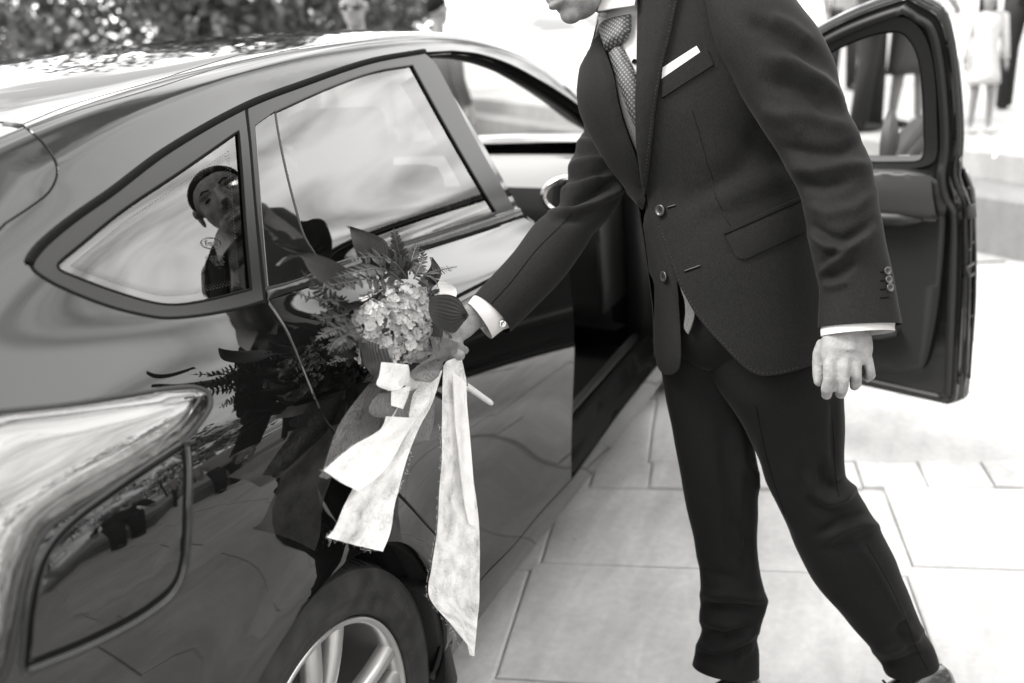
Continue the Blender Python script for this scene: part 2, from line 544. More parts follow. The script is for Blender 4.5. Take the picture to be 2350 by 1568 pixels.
# ------------------------------------------------------------------ materials of the car
M = {}
M['paint'] = pbr('black_paint', .003, .012, ior=1.48, spec=.5)
M['trim'] = pbr('satin_trim', .014, .30, spec=.2, bump=(900, .00003))
M['gloss_trim'] = pbr('gloss_black', .008, .03, ior=1.7)
M['sipe'] = pbr('matt_black', .003, .8, spec=.12)
M['rubber'] = pbr('rubber', .012, .55, spec=.35)
M['seal'] = pbr('door_seal', .010, .45, spec=.35)
M['liner'] = pbr('arch_liner', .010, .85, noise=(300, .7), bump=(350, .002))
M['under'] = pbr('inner_metal', .010, .35)
M['inner_light'] = pbr('light_headlining', .10, .85, bump=(700, .0002))
M['inner_mid'] = pbr('interior_plastic', .04, .55, bump=(500, .0002))
M['inner_dark'] = pbr('dark_interior_plastic', .006, .5, bump=(500, .0002))
M['seat'] = pbr('seat_fabric', .012, .9, bump=(600, .0004))
M['chrome'] = pbr('chrome', .75, .08, metal=1.0)
M['alloy'] = pbr('alloy_silver', .38, .3, metal=.85, coat=.5)
M['lamp_in'] = pbr('lamp_reflector', .30, .35, metal=.3, noise=(9, .25))

def glass_mat(name, tint, ior, refl=1.0):
    m, n, l, out = new_mat(name)
    lw = n.new('ShaderNodeLayerWeight'); lw.inputs['Blend'].default_value = .5      # Schlick reflectance, the same from both sides of a thin pane
    f0 = ((ior - 1) / (ior + 1)) ** 2
    pw = n.new('ShaderNodeMath'); pw.operation = 'POWER'; pw.inputs[1].default_value = 5.0; l.new(lw.outputs['Facing'], pw.inputs[0])
    fr = n.new('ShaderNodeMath'); fr.operation = 'MULTIPLY_ADD'; fr.inputs[1].default_value = 1 - f0; fr.inputs[2].default_value = f0; l.new(pw.outputs[0], fr.inputs[0])
    tr = n.new('ShaderNodeBsdfTransparent'); tr.inputs['Color'].default_value = (tint, tint, tint * .99, 1)
    gl = n.new('ShaderNodeBsdfGlossy'); gl.inputs['Roughness'].default_value = 0.0
    gl.inputs['Color'].default_value = (refl, refl * .995, refl * .985, 1)
    mx = n.new('ShaderNodeMixShader')
    l.new(fr.outputs[0], mx.inputs[0]); l.new(tr.outputs[0], mx.inputs[1]); l.new(gl.outputs[0], mx.inputs[2])
    l.new(mx.outputs[0], out.inputs['Surface'])
    return m
M['glass'] = glass_mat('window_glass', .20, 1.85)
M['glass_clear'] = glass_mat('clear_window_glass', .92, 1.4)
M['lens'] = glass_mat('lamp_lens', .75, 2.0)

CAR = empty('parked_car', (1.32, 0, 0))
tag(CAR, 'glossy black hatchback car with its front door standing open', 'car')

# ---- outlines (traced on the skin)
ARC_C = (0.0, .312); ARC_R = .352
def z_to_v(x, z, vmax=6.0):
    vs_ = np.linspace(0, vmax, 400); P = S(np.full(400, x), vs_)
    return float(np.interp(z, P[:, 2], vs_))
def arch_loop(rad, n=46):
    o = []
    for k in range(n + 1):
        a = R(-16) + (R(196) - R(-16)) * k / n
        x = ARC_C[0] + rad * math.cos(a); z = ARC_C[1] + rad * math.sin(a)
        o.append((x, z_to_v(x, z)))
    return o
arch = arch_loop(ARC_R)

drip = [(73, 594, 0), (100, 562), (165, 508), (252, 447), (383, 349), (563, 247), (700, 194), (850, 144), (975, 121)]
apert = [(1040, 117), (1100, 124), (1170, 147), (1240, 184), (1300, 221), (1345, 254)]
qbottom = [(613, 691), (560, 705), (481, 721), (399, 730), (350, 727), (252, 704), (137, 658), (84, 626), (70, 608)]
doorcut = [(1088, 1350), (1045, 1275), (998, 1224), (920, 1140), (800, 1025), (745, 960), (700, 858), (660, 765), (628, 712), (613, 691)]
doorbot = [(1312, 1101), (1240, 1178), (1175, 1257), (1120, 1313), (1088, 1350)]

u_drip = loop_px(drip, 9, False)
u_ap = loop_px(apert, 9, False)
u_qb = loop_px(qbottom, 8, False)
u_cut = loop_px(doorcut, 9, False)
u_db = loop_px(doorbot, 9, False)
XH = 2.155                                          # hinge line
u_ap2 = loop_uv([u_ap[-1], (1.95, 7.75), (2.07, 7.3), (XH - .02, 6.7), (XH + .005, 5.6), (XH, 4), (XH - .005, 2.2), (XH - .03, 1.2), (XH - .09, .93), (1.9, .9), (1.5, .92), u_db[0]], .012, False)
side_hole = u_drip + u_ap + u_ap2[1:] + u_db[1:] + u_cut[1:] + u_qb[1:]

gap_px = [(12, 512), (70, 474), (112, 440), (130, 402), (125, 368), (90, 320), (50, 287)]
seam_px = [(50, 287), (165, 241), (350, 188), (450, 156), (550, 126)]
u_gap = loop_px(gap_px, 7, False)
u_seam = loop_px(seam_px, 9, False)
seam_v = u_seam[-1][1]
u_seam2 = loop_uv([u_seam[-1], (.6, 9.62), (1.0, 9.72), (1.45, 9.7), (1.9, 9.6), (2.27, 9.4)], .02, False)
u_tail = loop_uv([(-.66, 5.4), (-.52, 6.9), (-.36, 7.75), u_gap[0]], .015, False)
side_outer = (loop_uv([(2.27, 9.4), (2.27, 5), (2.27, 0)], .02, False)
              + loop_uv([(2.27, 0), (1.3, 0), arch[0]], .02, False)[1:] + arch[1:]
              + loop_uv([arch[-1], (-.45, 0), (-.66, 0), (-.66, 2.5), (-.66, 5.4)], .02, False)[1:]
              + u_tail[1:] + u_gap[1:] + u_seam[1:] + u_seam2[1:-1])

lamp_px = [(4, 944), (150, 929), (300, 905), (400, 890), (450, 889), (480, 903), (484, 930), (466, 962), (428, 1006), (350, 1060), (250, 1120), (160, 1175), (105, 1218), (70, 1290), (45, 1400), (20, 1520), (6, 1562)]
flap_px = [(424, 1022, 1), (429, 1080), (428, 1160), (425, 1250), (416, 1312), (398, 1350), (365, 1382), (300, 1425), (200, 1475), (110, 1512), (62, 1530, 1), (74, 1400), (98, 1300), (130, 1242), (185, 1187), (260, 1132), (350, 1070)]
u_lamp_vis = loop_px(lamp_px, 9, False)
l0, l1 = u_lamp_vis[0], u_lamp_vis[-1]
u_lamp = u_lamp_vis + loop_uv([l1, (-.56, 3.9), (-.60, 4.6), (-.58, 5.5), (-.48, 6.1), l0], .015, False)[1:-1]
u_flap = loop_px(flap_px, 8, True)

body = panel('body_side', side_outer, [side_hole, u_lamp, u_flap], M['paint'], CAR, both=True, step=.024, gap=.0030, flange=.016)[0]

# ---- roof, tailgate, windscreen, bonnet, wings and ends (built across the car's width)
def cross(name, xs, v0f, mat, parent, nv=34, lift=0.0, thick=0.0):
    V = []; N = []; Fc = []
    for x in xs:
        v0 = v0f(x) if callable(v0f) else v0f
        vv = np.linspace(v0, NR - 1, nv)
        P = S(np.full(nv, x), vv); Q = SN(np.full(nv, x), vv)
        P = P + Q * lift
        L = P[:-1] * np.array([1, -1, 1]); LQ = Q[:-1] * np.array([1, -1, 1])
        V += list(P) + list(L[::-1]); N += list(Q) + list(LQ[::-1])
    m = 2 * nv - 1
    for i in range(len(xs) - 1):
        for j in range(m - 1):
            Fc.append((i * m + j, i * m + j + 1, (i + 1) * m + j + 1, (i + 1) * m + j))
    V = np.array(V); N = np.array(N)
    if V.shape[0]:
        f = Fc[len(Fc) // 2]; fn = np.cross(V[f[1]] - V[f[0]], V[f[2]] - V[f[0]])
        if fn @ N[f[0]] < 0: Fc = [q[::-1] for q in Fc]
    return mesh_obj(name, V, Fc, mat, parent, True, N)
_sx = np.array([p[0] for p in u_seam + u_seam2[1:]]); _sv = np.array([p[1] for p in u_seam + u_seam2[1:]])
def seam_at(x): return float(np.interp(x, _sx, _sv)) + .035
roof = cross('roof', np.linspace(u_seam[0][0] + .004, 1.5, 90), seam_at, M['paint'], CAR)
# ditch strip between roof and side
mb = MB(); mb.tube(S(_sx, _sv + .017) - SN(_sx, _sv) * .004, .004, 6)
mb.tube((S(_sx, _sv + .017) - SN(_sx, _sv) * .004) * np.array([1, -1, 1]), .004, 6)
mb.build('roof_ditch', M['rubber'], roof)
_s2 = loop_px([(60, 296), (170, 257), (350, 204), (450, 172), (550, 142), (700, 108), (850, 86)], 9, False)
mb = MB(); mb.tube(S([p[0] for p in _s2], [p[1] for p in _s2]) - SN([p[0] for p in _s2], [p[1] for p in _s2]) * .0006, .0014, 5); mb.build('ditch_moulding', M['rubber'], roof)
wind = cross('windscreen', np.linspace(1.503, 2.4, 40), lambda x: float(np.interp(x, [1.5, 2.4], [9.75, 9.45])), M['glass_clear'], CAR, lift=-.004)
cross('bonnet', np.linspace(2.41, 3.49, 50), lambda x: 6.6, M['paint'], CAR)
_gx2 = np.array([p[0] for p in u_gap][::-1]); _gv2 = np.array([p[1] for p in u_gap][::-1])
# tailgate: skin inside the gap curve, with its glass
tail_outer = (u_tail[::1] + u_gap[1:] + loop_uv([u_gap[-1], (u_gap[-1][0], 11), (u_gap[-1][0], 13)], .02, False)[1:]
              + loop_uv([(u_gap[-1][0], 13), (-.4, 13), (-.66, 13), (-.66, 9), (-.66, 5.4)], .02, False)[1:-1])
tg_glass = loop_uv([(-.17, 12.98), (-.17, 10.6), (-.2, 10.15), (-.4, 10.1), (-.55, 10.3), (-.58, 11), (-.58, 12.98)], .015)
tg = panel('tailgate', tail_outer, [tg_glass], M['paint'], CAR, both=True, step=.024, gap=.002, flange=.016)
panel('rear_window', tg_glass, [], M['glass'], CAR, both=True, step=.03, gap=.0, flange=0, lift=-.003)
# plastic cap at the roof ditch end
cpv = S(*u_gap[-1])[0]
mb = MB(); q0 = S(*px_uv(14, 284))[0]; q1 = S(*px_uv(48, 290))[0]; n0 = SN(*u_gap[-1])[0]
mb.tube([q0 - n0 * .002, q1 - n0 * .002], .0075, 8, flat=.6); mb.build('ditch_cap', M['rubber'], CAR)
# front wings and nose
panel('front_wing', loop_uv([(2.275, 0, 1), (2.31, .02), arch_front := (2.33, .3), (2.4, 2.0), (2.6, 3.0), (2.72, 3.1), (2.9, 2.4), (3.0, .8), (3.02, 0, 1), (3.49, 0, 1), (3.49, 6.55, 1), (2.41, 6.55, 1), (2.41, 9.3, 1), (2.275, 9.35, 1)], .02), [], M['paint'], CAR, both=True, step=.03)
def end_cap(name, x0, dx, mat):
    vv = np.linspace(0, NR - 1, 40); P = S(np.full(40, x0), vv)
    ring = np.concatenate([P, (P * np.array([1, -1, 1]))[::-1][1:]])
    c = ring.mean(0); V = []; Fc = []; m = len(ring)
    for k, (s, t) in enumerate(((1, 0), (.97, .5), (.85, .85), (.5, 1.0), (.0, 1.0))):
        for p in ring: V.append(c + (p - c) * s + np.array([dx * t, 0, 0]))
    for i in range(4):
        for j in range(m):
            j2 = (j + 1) % m; Fc.append((i * m + j, i * m + j2, (i + 1) * m + j2, (i + 1) * m + j))
    o = mesh_obj(name, V, Fc, mat, CAR)
    return o
end_cap('rear_bumper', -.655, -.12, M['paint'])
end_cap('front_bumper', 3.495, .08, M['paint'])

# ---- inner shell that closes the gaps and holds the cabin
def strip_grid(xs, vs_, off, mirror=False):
    V = []; Fc = []; n = len(vs_)
    for x in xs:
        P = S(np.full(n, x), np.array(vs_, float)) - SN(np.full(n, x), np.array(vs_, float)) * off
        if mirror: P = P * np.array([1, -1, 1])
        V += list(P)
    for i in range(len(xs) - 1):
        for j in range(n - 1): Fc.append((i * n + j, i * n + j + 1, (i + 1) * n + j + 1, (i + 1) * n + j))
    return V, Fc
for mir in (False, True):
    for xs_, vs_, of_ in ((np.linspace(-.64, -.38, 8), np.linspace(0, 6.5, 14), .02), (np.linspace(-.38, .38, 20), np.linspace(3.75, 6.0, 8), .022), (np.linspace(.38, 1.06, 20), np.linspace(.2, 5.9, 14), .03), (np.linspace(1.06, 2.3, 20), np.linspace(.2, 5.9, 14), .03)):
        if xs_[0] > 1 and not mir: continue
        MB().add(*strip_grid(xs_, vs_, of_, mir)).build('inner_panel', M['under'], CAR)

# sill, step and door-frame returns along the open doorway
top = [p for p in (u_ap + u_ap2[1:])]
def return_strip(name, L, depths, ins, mat, flip=False):
    x = np.array([p[0] for p in L]); v = np.array([p[1] for p in L])
    P = S(x, v); N = SN(x, v); t = np.gradient(P, axis=0); o = np.cross(t, N); o /= np.linalg.norm(o, axis=1)[:, None]
    V = []; n = len(L); Fc = []
    for d, i_ in zip(depths, ins): V += list(P - N * d + o * i_)
    for k in range(len(depths) - 1):
        for j in range(n - 1): Fc.append((k * n + j, k * n + j + 1, (k + 1) * n + j + 1, (k + 1) * n + j))
    return mesh_obj(name, V, Fc, mat, CAR)
frame_line = loop_px(drip[-3:], 9, False)[3:] + u_ap + u_ap2[1:]
INS = -1.0
return_strip('doorway_flange', frame_line, [.002, .012, .03, .034, .065], [INS * q for q in (.001, .004, .005, .05, .056)], M['sipe'])
def along(L, d, i_):
    x = np.array([p[0] for p in L]); v = np.array([p[1] for p in L])
    P = S(x, v); N = SN(x, v); t = np.gradient(P, axis=0); o = np.cross(t, N); o /= np.linalg.norm(o, axis=1)[:, None]
    return P - N * d + o * i_

M['sipe'] = pbr('tyre_groove', .004, .9, spec=.1)
# ---- rear door
u_front = loop_px([(975, 121, 1), (1003, 148), (1090, 315), (1183, 480)], 9, False) + loop_px([(1200, 492), (1228, 512, 0)], 9, False)
fq = u_front[-1]
u_front = u_front + loop_uv([fq, (1.135, 5.2), (1.14, 4.4), (1.135, 3.0), (1.125, 2.0), (1.105, 1.3), u_db[0]], .012, False)[1:]
u_rearedge = loop_px([(613, 691, 1), (606, 640), (590, 470), (578, 330), (569, 247, 1)], 8, False)
_dr = loop_px([(569, 245), (700, 194), (850, 144), (975, 121)], 9, False)
rdoor_outer = _dr + u_front[1:] + u_db[1:] + u_cut[1:] + u_rearedge[1:-1]
glass_px = [(633, 254, 1), (760, 198), (860, 163), (948, 148, 1), (1010, 262), (1080, 385), (1141, 488, 1), (1000, 534), (870, 574), (744, 614, 1), (727, 586), (700, 540), (678, 468), (655, 376), (640, 300)]
u_glass = loop_px(glass_px, 8)
# sail: gloss piece between the door's rear edge and the glass
sail_px = [(587, 288, 1), (632, 256, 1), (640, 300), (655, 376), (678, 468), (700, 540), (727, 586), (742, 614, 1), (690, 638), (617, 658, 1), (603, 500)]
u_sail = loop_px(sail_px, 8)
# window surround = door opening above the belt trim; the painted skin ends below it
belt_top = [(744, 618), (870, 578), (1000, 538), (1141, 492), (1192, 477)]
belt_low = [(1200, 502), (1000, 570), (870, 607), (740, 647), (613, 690)]
u_belt = loop_px([(613, 666, 1), (690, 642), (744, 622), (870, 581), (1000, 541), (1100, 507), (1192, 477, 1), (1204, 500, 1), (1100, 535), (1000, 566), (870, 605), (740, 648), (614, 690, 1)], 8)
u_beltcut = loop_px([(614, 690), (740, 648), (870, 605), (1000, 566), (1100, 535), (1204, 500)], 8, False)
skin_outer = u_beltcut + loop_px([(1204, 500, 1), (1228, 512, 0)], 8, False)[1:] + u_front[len(loop_px([(975, 121, 1), (1003, 148), (1090, 315), (1183, 480)], 9, False)) + 1:] + u_db[1:] + u_cut[1:-1]
rdoor = panel('rear_door', skin_outer, [], M['paint'], CAR, step=.022, gap=.0034, flange=.02)
# frame of the window: satin surround with the glass and the sail as openings
u_upper = _dr + loop_px([(975, 121, 1), (1003, 148), (1090, 315), (1183, 480)], 9, False)[1:] + loop_px([(1183, 480, 1), (1140, 493), (1000, 541), (870, 581), (744, 622), (690, 642), (613, 666, 1)], 8, False)[1:] + loop_px([(613, 666, 1), (606, 600), (590, 470), (578, 330), (569, 247, 1)], 8, False)[1:-1]
panel('window_frame', u_upper, [u_glass, u_sail], M['trim'], rdoor, step=.02, gap=.0015, flange=.012, lift=-.001)
panel('window_glass', u_glass, [], M['glass'], rdoor, step=.02, gap=0, flange=0, lift=-.006)
panel('sail_panel', u_sail, [], M['gloss_trim'], rdoor, step=.02, gap=.0015, flange=.008, lift=-.002)
panel('belt_trim', u_belt, [], M['trim'], rdoor, step=.012, gap=.0015, flange=.012, bulge=(.007, .013))
# black rubber lip round the glass and along the drip line
def lip(name, L, rad, off, mat, parent, closed=True, mirror=False):
    x = np.array([p[0] for p in L]); v = np.array([p[1] for p in L])
    P = S(x, v) + SN(x, v) * off
    mb = MB(); mb.tube(P, rad, 6, closed=closed)
    return mb.build(name, mat, parent)
lip('glass_seal', u_glass, .0028, -.003, M['rubber'], rdoor)
lip('drip_seal', loop_px([(66, 606, 0), (73, 590, 0), (100, 558), (165, 504), (252, 443), (383, 345), (563, 243), (700, 190), (850, 140), (975, 117)], 9, False), .0075, -.003, M['sipe'], CAR, False)
lip('door_gap', u_cut, .0046, -.0068, M['sipe'], CAR, False)
lip('door_gap', u_db, .0046, -.0068, M['sipe'], CAR, False)
lip('tailgate_gap', u_tail + u_gap[1:], .0060, -.0065, M['sipe'], CAR, False)
# door handle under the bouquet
hp = S(*px_uv(905, 735))[0]; hn = SN(*px_uv(905, 735))[0]
hd = S(*px_uv(1010, 700))[0]
mb = MB(); mb.tube([hp + hn * .004, hp + hn * .03 + (hd - hp) * .12, hp + hn * .034 + (hd - hp) * .5, hp + hn * .03 + (hd - hp) * .88, hd + hn * .004], [.010, .012, .013, .012, .010], 10, flat=.7)
mb.build('door_handle', M['paint'], rdoor)

# ---- quarter window
u_qout = loop_px([(73, 592), (100, 561), (165, 507), (252, 446), (383, 348), (564, 246, 1), (574, 330), (586, 470), (602, 640), (608, 690, 1), (560, 705), (481, 721), (399, 730), (350, 727), (252, 704), (137, 658), (84, 626), (70, 608)], 7)
u_qglass = loop_px([(134, 606), (180, 566), (285, 481), (416, 393), (548, 301, 1), (556, 400), (566, 540), (577, 664, 1), (481, 688), (409, 699), (350, 694), (252, 665), (160, 630), (136, 618)], 7)
qt = panel('quarter_window', u_qout, [u_qglass], M['trim'], CAR, step=.016, gap=.002, flange=.012)
panel('window_glass', u_qglass, [], M['glass'], qt, step=.02, gap=0, flange=0, lift=-.004)
lip('glass_seal', u_qglass, .0024, -.001, M['sipe'], qt)
lip('trim_seal', u_qout, .0042, -.003, M['sipe'], qt)
# dark ceramic edge band inside the quarter glass: rows of dots, and the maker's etched marks
M['frit'] = pbr('ceramic_band', .010, .5)
mb = MB()
qg = np.array(smooth_path([(134, 606), (180, 566), (285, 481), (416, 393), (548, 301, 1), (556, 400), (566, 540), (577, 664, 1), (481, 688), (409, 699), (350, 694), (252, 665), (160, 630), (136, 618)], 3.6))
cen = np.array([440.0, 560.0])
for ring, (d, rr) in enumerate(((24, .0009), (29, .0007), (34, .0005))):
    t = np.roll(qg, -1, 0) - np.roll(qg, 1, 0); t /= np.linalg.norm(t, axis=1)[:, None] + 1e-9
    nn_ = np.stack([-t[:, 1], t[:, 0]], 1)
    if ((cen - qg[5]) @ nn_[5]) < 0: nn_ = -nn_
    for k in range(ring % 2, len(qg), 2):
        p = qg[k] + nn_[k] * d
        if seg_dist(qg, p[None])[0] < d - 2: continue
        q = px_uv(*p)
        if q is None: continue
        P = S(*q)[0]; N = SN(*q)[0]; P = P + N * .0004 - N * .0035
        a = np.cross(N, [0, 0, 1.0]); a /= np.linalg.norm(a); b = np.cross(N, a)
        mb.add([P + (a * math.cos(i * 1.0472) + b * math.sin(i * 1.0472)) * rr for i in range(6)], [tuple(range(6))])
fr = mb.build('dotted_edge_band', M['frit'], qt)
tag(fr, kind='stuff')
M['etch'] = pbr('etched_mark', .012, .7)
def etch_text(txt, px, py, size, parent, wpx=1.0):
    q = px_uv(px, py); P = S(*q)[0]; N = SN(*q)[0]
    q2 = px_uv(px + 18, py - 1); a = S(*q2)[0] - P; a -= N * (a @ N); a /= np.linalg.norm(a); b = np.cross(N, a)
    cu = bpy.data.curves.new('mark', 'FONT'); cu.body = txt; cu.size = size; cu.align_x = 'CENTER'; cu.align_y = 'CENTER'; cu.space_line = .8
    to = bpy.data.objects.new('etched_mark', cu); COL.objects.link(to)
    dg = bpy.context.evaluated_depsgraph_get(); me = bpy.data.meshes.new_from_object(to.evaluated_get(dg))
    bpy.data.objects.remove(to)
    V = [P - N * .0028 + a * v.co.x + b * v.co.y for v in me.vertices]; Fc = [tuple(p.vertices) for p in me.polygons]
    return mesh_obj('etched_mark', V, Fc, M['etch'], parent, False)
etch_text('Ford', 490, 556, .0125, qt)
etch_text('E1  R1LEX 7582\n43R-001085\n  TUV  -2536\n- 0001/95\n.....', 502, 600, .0052, qt)
mb = MB()
q = px_uv(489, 556); P = S(*q)[0]; N = SN(*q)[0]; a = S(*px_uv(507, 555))[0] - P; a -= N * (a @ N); a /= np.linalg.norm(a); b = np.cross(N, a)
mb.tube([P - N * .003 + a * (.019 * math.cos(t)) + b * (.0085 * math.sin(t)) for t in np.linspace(0, 2 * math.pi, 40)[:-1]], .0005, 4, closed=True)
mb.build('etched_oval', M['etch'], qt)

# ---- far side: closed doors and windows
panel('rear_door', skin_outer, [], M['paint'], CAR, mirror=True, step=.03, gap=.002)
panel('window_frame', u_upper, [u_glass, u_sail], M['trim'], CAR, mirror=True, step=.03)
panel('window_glass', u_glass, [], M['glass_clear'], CAR, mirror=True, step=.04, gap=0, flange=0, lift=-.006)
panel('quarter_window', u_qout, [u_qglass], M['trim'], CAR, mirror=True, step=.03)
panel('window_glass', u_qglass, [], M['glass_clear'], CAR, mirror=True, step=.04, gap=0, flange=0, lift=-.006)

# ---- front door (own outline; far side closed, near side swung open about its hinge)
fd_top = [p for p in u_ap]
fd_outer = ([(1.23, 8.84)] + [p for p in fd_top if p[0] > 1.24] + [p for p in u_ap2[1:-1] if p[0] > 1.16]
            + loop_uv([(1.14, .92, 1), (1.132, 1.0), (1.13, 1.4), (1.14, 3.0), (1.15, 4.5), (1.15, 5.6), (1.16, 6.3), (1.155, 7.4), (1.165, 8.2), (1.185, 8.6), (1.23, 8.84)], .012, False)[:-1])
fd_glass = loop_uv([(1.275, 8.42), (1.245, 8.1), (1.24, 7.4), (1.245, 6.85), (1.27, 6.72), (1.6, 6.7), (1.95, 6.7), (2.0, 6.8), (1.9, 7.35), (1.8, 7.85), (1.68, 8.1), (1.5, 8.36), (1.4, 8.48), (1.32, 8.5)], .012)
panel('front_door', fd_outer, [fd_glass], M['paint'], CAR, mirror=True, step=.03)
panel('window_glass', fd_glass, [], M['glass_clear'], CAR, mirror=True, step=.04, gap=0, flange=0, lift=-.006)
TH = R(71.0); HX, HY = XH + .0, -.87
_ct, _st = math.cos(TH), math.sin(TH)
def dx(P):
    P = np.asarray(P, float); d = P - np.array([HX, HY, 0]); z = P[..., 2]
    d = d - np.stack([z * 0, np.interp(z, [.2, .31, .48, .66], [.010, .008, .006, 0.]), z * 0], -1)
    z = np.where(z > 1.0, 1.0 + (z - 1.0) * 1.22, z)
    return np.stack([HX + d[..., 0] * _ct - d[..., 1] * _st, HY + d[..., 0] * _st + d[..., 1] * _ct, z], -1)
def dn(N):
    N = np.asarray(N, float); return np.stack([N[..., 0] * _ct - N[..., 1] * _st, N[..., 0] * _st + N[..., 1] * _ct, N[..., 2]], -1)
def thick(v): return np.interp(v, [0, 1.2, 5.8, 6.6, 8.0, 9.0], [.07, .085, .085, .055, .035, .03])
V, Fc, N = panel_data(fd_outer, [fd_glass], step=.024, gap=.002, flange=.012)
FD = mesh_obj('front_door', dx(V), Fc, M['paint'], CAR, True, dn(N))
tag(FD, 'front door swung wide open, seen from its inner side')
def uvP(L, off):
    x = np.array([p[0] for p in L]); v = np.array([p[1] for p in L])
    o = off(v) if callable(off) else np.full(len(v), off)
    return S(x, v) - SN(x, v) * o[:, None]
# inner pressing: same outline a door's thickness further in, joined to the skin by its edge walls
def inner_skin(name, outer, holes, off, mat, parent, step=.03, rim=None, rim_mat=None):
    V, Fc, N = panel_data(outer, holes, step=step, gap=.0, flange=0)
    # recover v from height: offset by interpolating on z (monotone on the door)
    zz = np.array([S(1.6, vv)[0][2] for vv in np.linspace(0, 9.2, 60)])
    vv = np.interp(V[:, 2], zz, np.linspace(0, 9.2, 60))
    o = off(vv) if callable(off) else np.full(len(vv), off)
    V2 = V - N * o[:, None]
    return mesh_obj(name, dx(V2), [f[::-1] for f in Fc], mat, parent, True)
def ring_off(L, d):
    A = np.array([(p[0], p[1] * VS) for p in L]); s = shoelace(A)
    if s < 0: A = A[::-1]
    A = offset_loop(A, d)
    return [(p[0], p[1] / VS) for p in A]
inner_skin('inner_frame', ring_off(fd_outer, .012), [ring_off(fd_glass, .004)[::1]], lambda v: thick(v), M['gloss_trim'], FD)
def wall(name, L1, o1, L2, o2, mat, parent, bev=True):
    P1 = dx(uvP(L1, o1)); P2 = dx(uvP(L2, o2)); n = min(len(P1), len(P2))
    V = list(P1[:n]) + list(P1[:n] * .5 + P2[:n] * .5) + list(P2[:n]); Fc = []
    for k in range(2):
        for j in range(n): j2 = (j + 1) % n; Fc.append((k * n + j, k * n + j2, (k + 1) * n + j2, (k + 1) * n + j))
    return mesh_obj(name, V, Fc, mat, parent)
_A = np.array([(p[0], p[1] * VS) for p in fd_outer])
fo_ccw = fd_outer if shoelace(_A) > 0 else fd_outer[::-1]
wall('edge_wall', fo_ccw, .010, ring_off(fo_ccw, .012), lambda v: thick(v), M['paint'], FD)
_A = np.array([(p[0], p[1] * VS) for p in fd_glass])
fg_ccw = fd_glass if shoelace(_A) > 0 else fd_glass[::-1]
wall('glass_channel', fg_ccw, .004, ring_off(fg_ccw, .004), lambda v: thick(v), M['rubber'], FD)
V, Fc, N = panel_data(fd_glass, [], step=.04, gap=0, flange=0, lift=-.012)
mesh_obj('window_glass', dx(V), Fc, M['glass_clear'], FD, True, dn(N))
# rubber seals running round the inner side
def dtube(name, L, off, rad, mat, n=8, closed=True, flat=None):
    mb = MB(); mb.tube(dx(uvP(L, off)), rad, n, closed=closed, flat=flat); return mb.build(name, mat, FD)
dtube('door_seal', ring_off(fo_ccw, .034), lambda v: thick(v) + .004, .011, M['seal'])
dtube('door_seal', ring_off(fo_ccw, .011), lambda v: thick(v) * .72, .006, M['rubber'])
dtube('edge_bead', ring_off(fo_ccw, .002), .014, .003, M['gloss_trim'])
dtube('edge_bead', ring_off(fo_ccw, .006), lambda v: thick(v) * .5, .0045, M['gloss_trim'])
# satin inner frame round the window, and the door card
ring_trim_o = ring_off(fg_ccw, -.032); 
V, Fc, N = panel_data(ring_trim_o, [ring_off(fg_ccw, -.002)], step=.02, gap=0, flange=0)
zz_ = np.array([S(1.6, vv)[0][2] for vv in np.linspace(0, 9.2, 60)])
def offV(V, N, extra):
    vv = np.interp(V[:, 2], zz_, np.linspace(0, 9.2, 60)); return V - N * (thick(vv) + extra)[:, None]
mesh_obj('window_surround', dx(offV(V, N, .006)), [f[::-1] for f in Fc], M['inner_dark'], FD)
card_outer = loop_uv([(1.215, 6.35), (1.2, 5.0), (1.2, 3.2), (1.215, 1.9), (1.25, 1.45), (1.5, 1.35), (1.95, 1.4), (2.07, 1.8), (2.1, 4.0), (2.1, 6.0), (2.03, 6.4), (1.6, 6.38)], .015)
card_up = loop_uv([(1.215, 6.4, 1), (1.205, 5.2, 1), (1.6, 5.15), (2.1, 5.2, 1), (2.05, 6.42, 1)], .015)
V, Fc, N = panel_data(card_outer, [], step=.03, gap=0, flange=.03)
mesh_obj('door_card', dx(offV(V, N, .022) if False else V - N * (thick(np.interp(V[:, 2], zz_, np.linspace(0, 9.2, 60))) + .02)[:, None]), [f[::-1] for f in Fc], M['inner_dark'], FD)
V, Fc, N = panel_data(card_up, [], step=.02, gap=0, flange=0)
A_ = np.array([(p[0], p[1] * VS) for p in card_up])
dpt = np.interp(V[:, 2], zz_, np.linspace(0, 9.2, 60))
mesh_obj('door_card_top', dx(V - N * (thick(dpt) + .026 + .014 * np.sin(np.clip((dpt - 5.15) / 1.25, 0, 1) * math.pi))[:, None]), [f[::-1] for f in Fc], M['inner_mid'], FD)
# armrest, pull and pocket
mb = MB()
mb.tube(dx(uvP([(x, 4.45 + .15 * math.sin((x - 1.25) * 3)) for x in np.linspace(1.25, 2.0, 14)], .125)), [.012] + [.034] * 12 + [.012], 12, flat=.75)
mb.build('armrest', M['inner_dark'], FD)
mb = MB(); mb.tube(dx(uvP([(x, 2.1) for x in np.linspace(1.3, 1.95, 14)], .125)), [.02] + [.045] * 12 + [.02], 12, flat=.6)
mb.build('door_pocket', M['inner_dark'], FD)
mb = MB(); mb.tube(dx(uvP([(x, 5.1) for x in np.linspace(1.22, 2.05, 14)], .115)), .006, 8); mb.build('card_moulding', M['inner_mid'], FD)
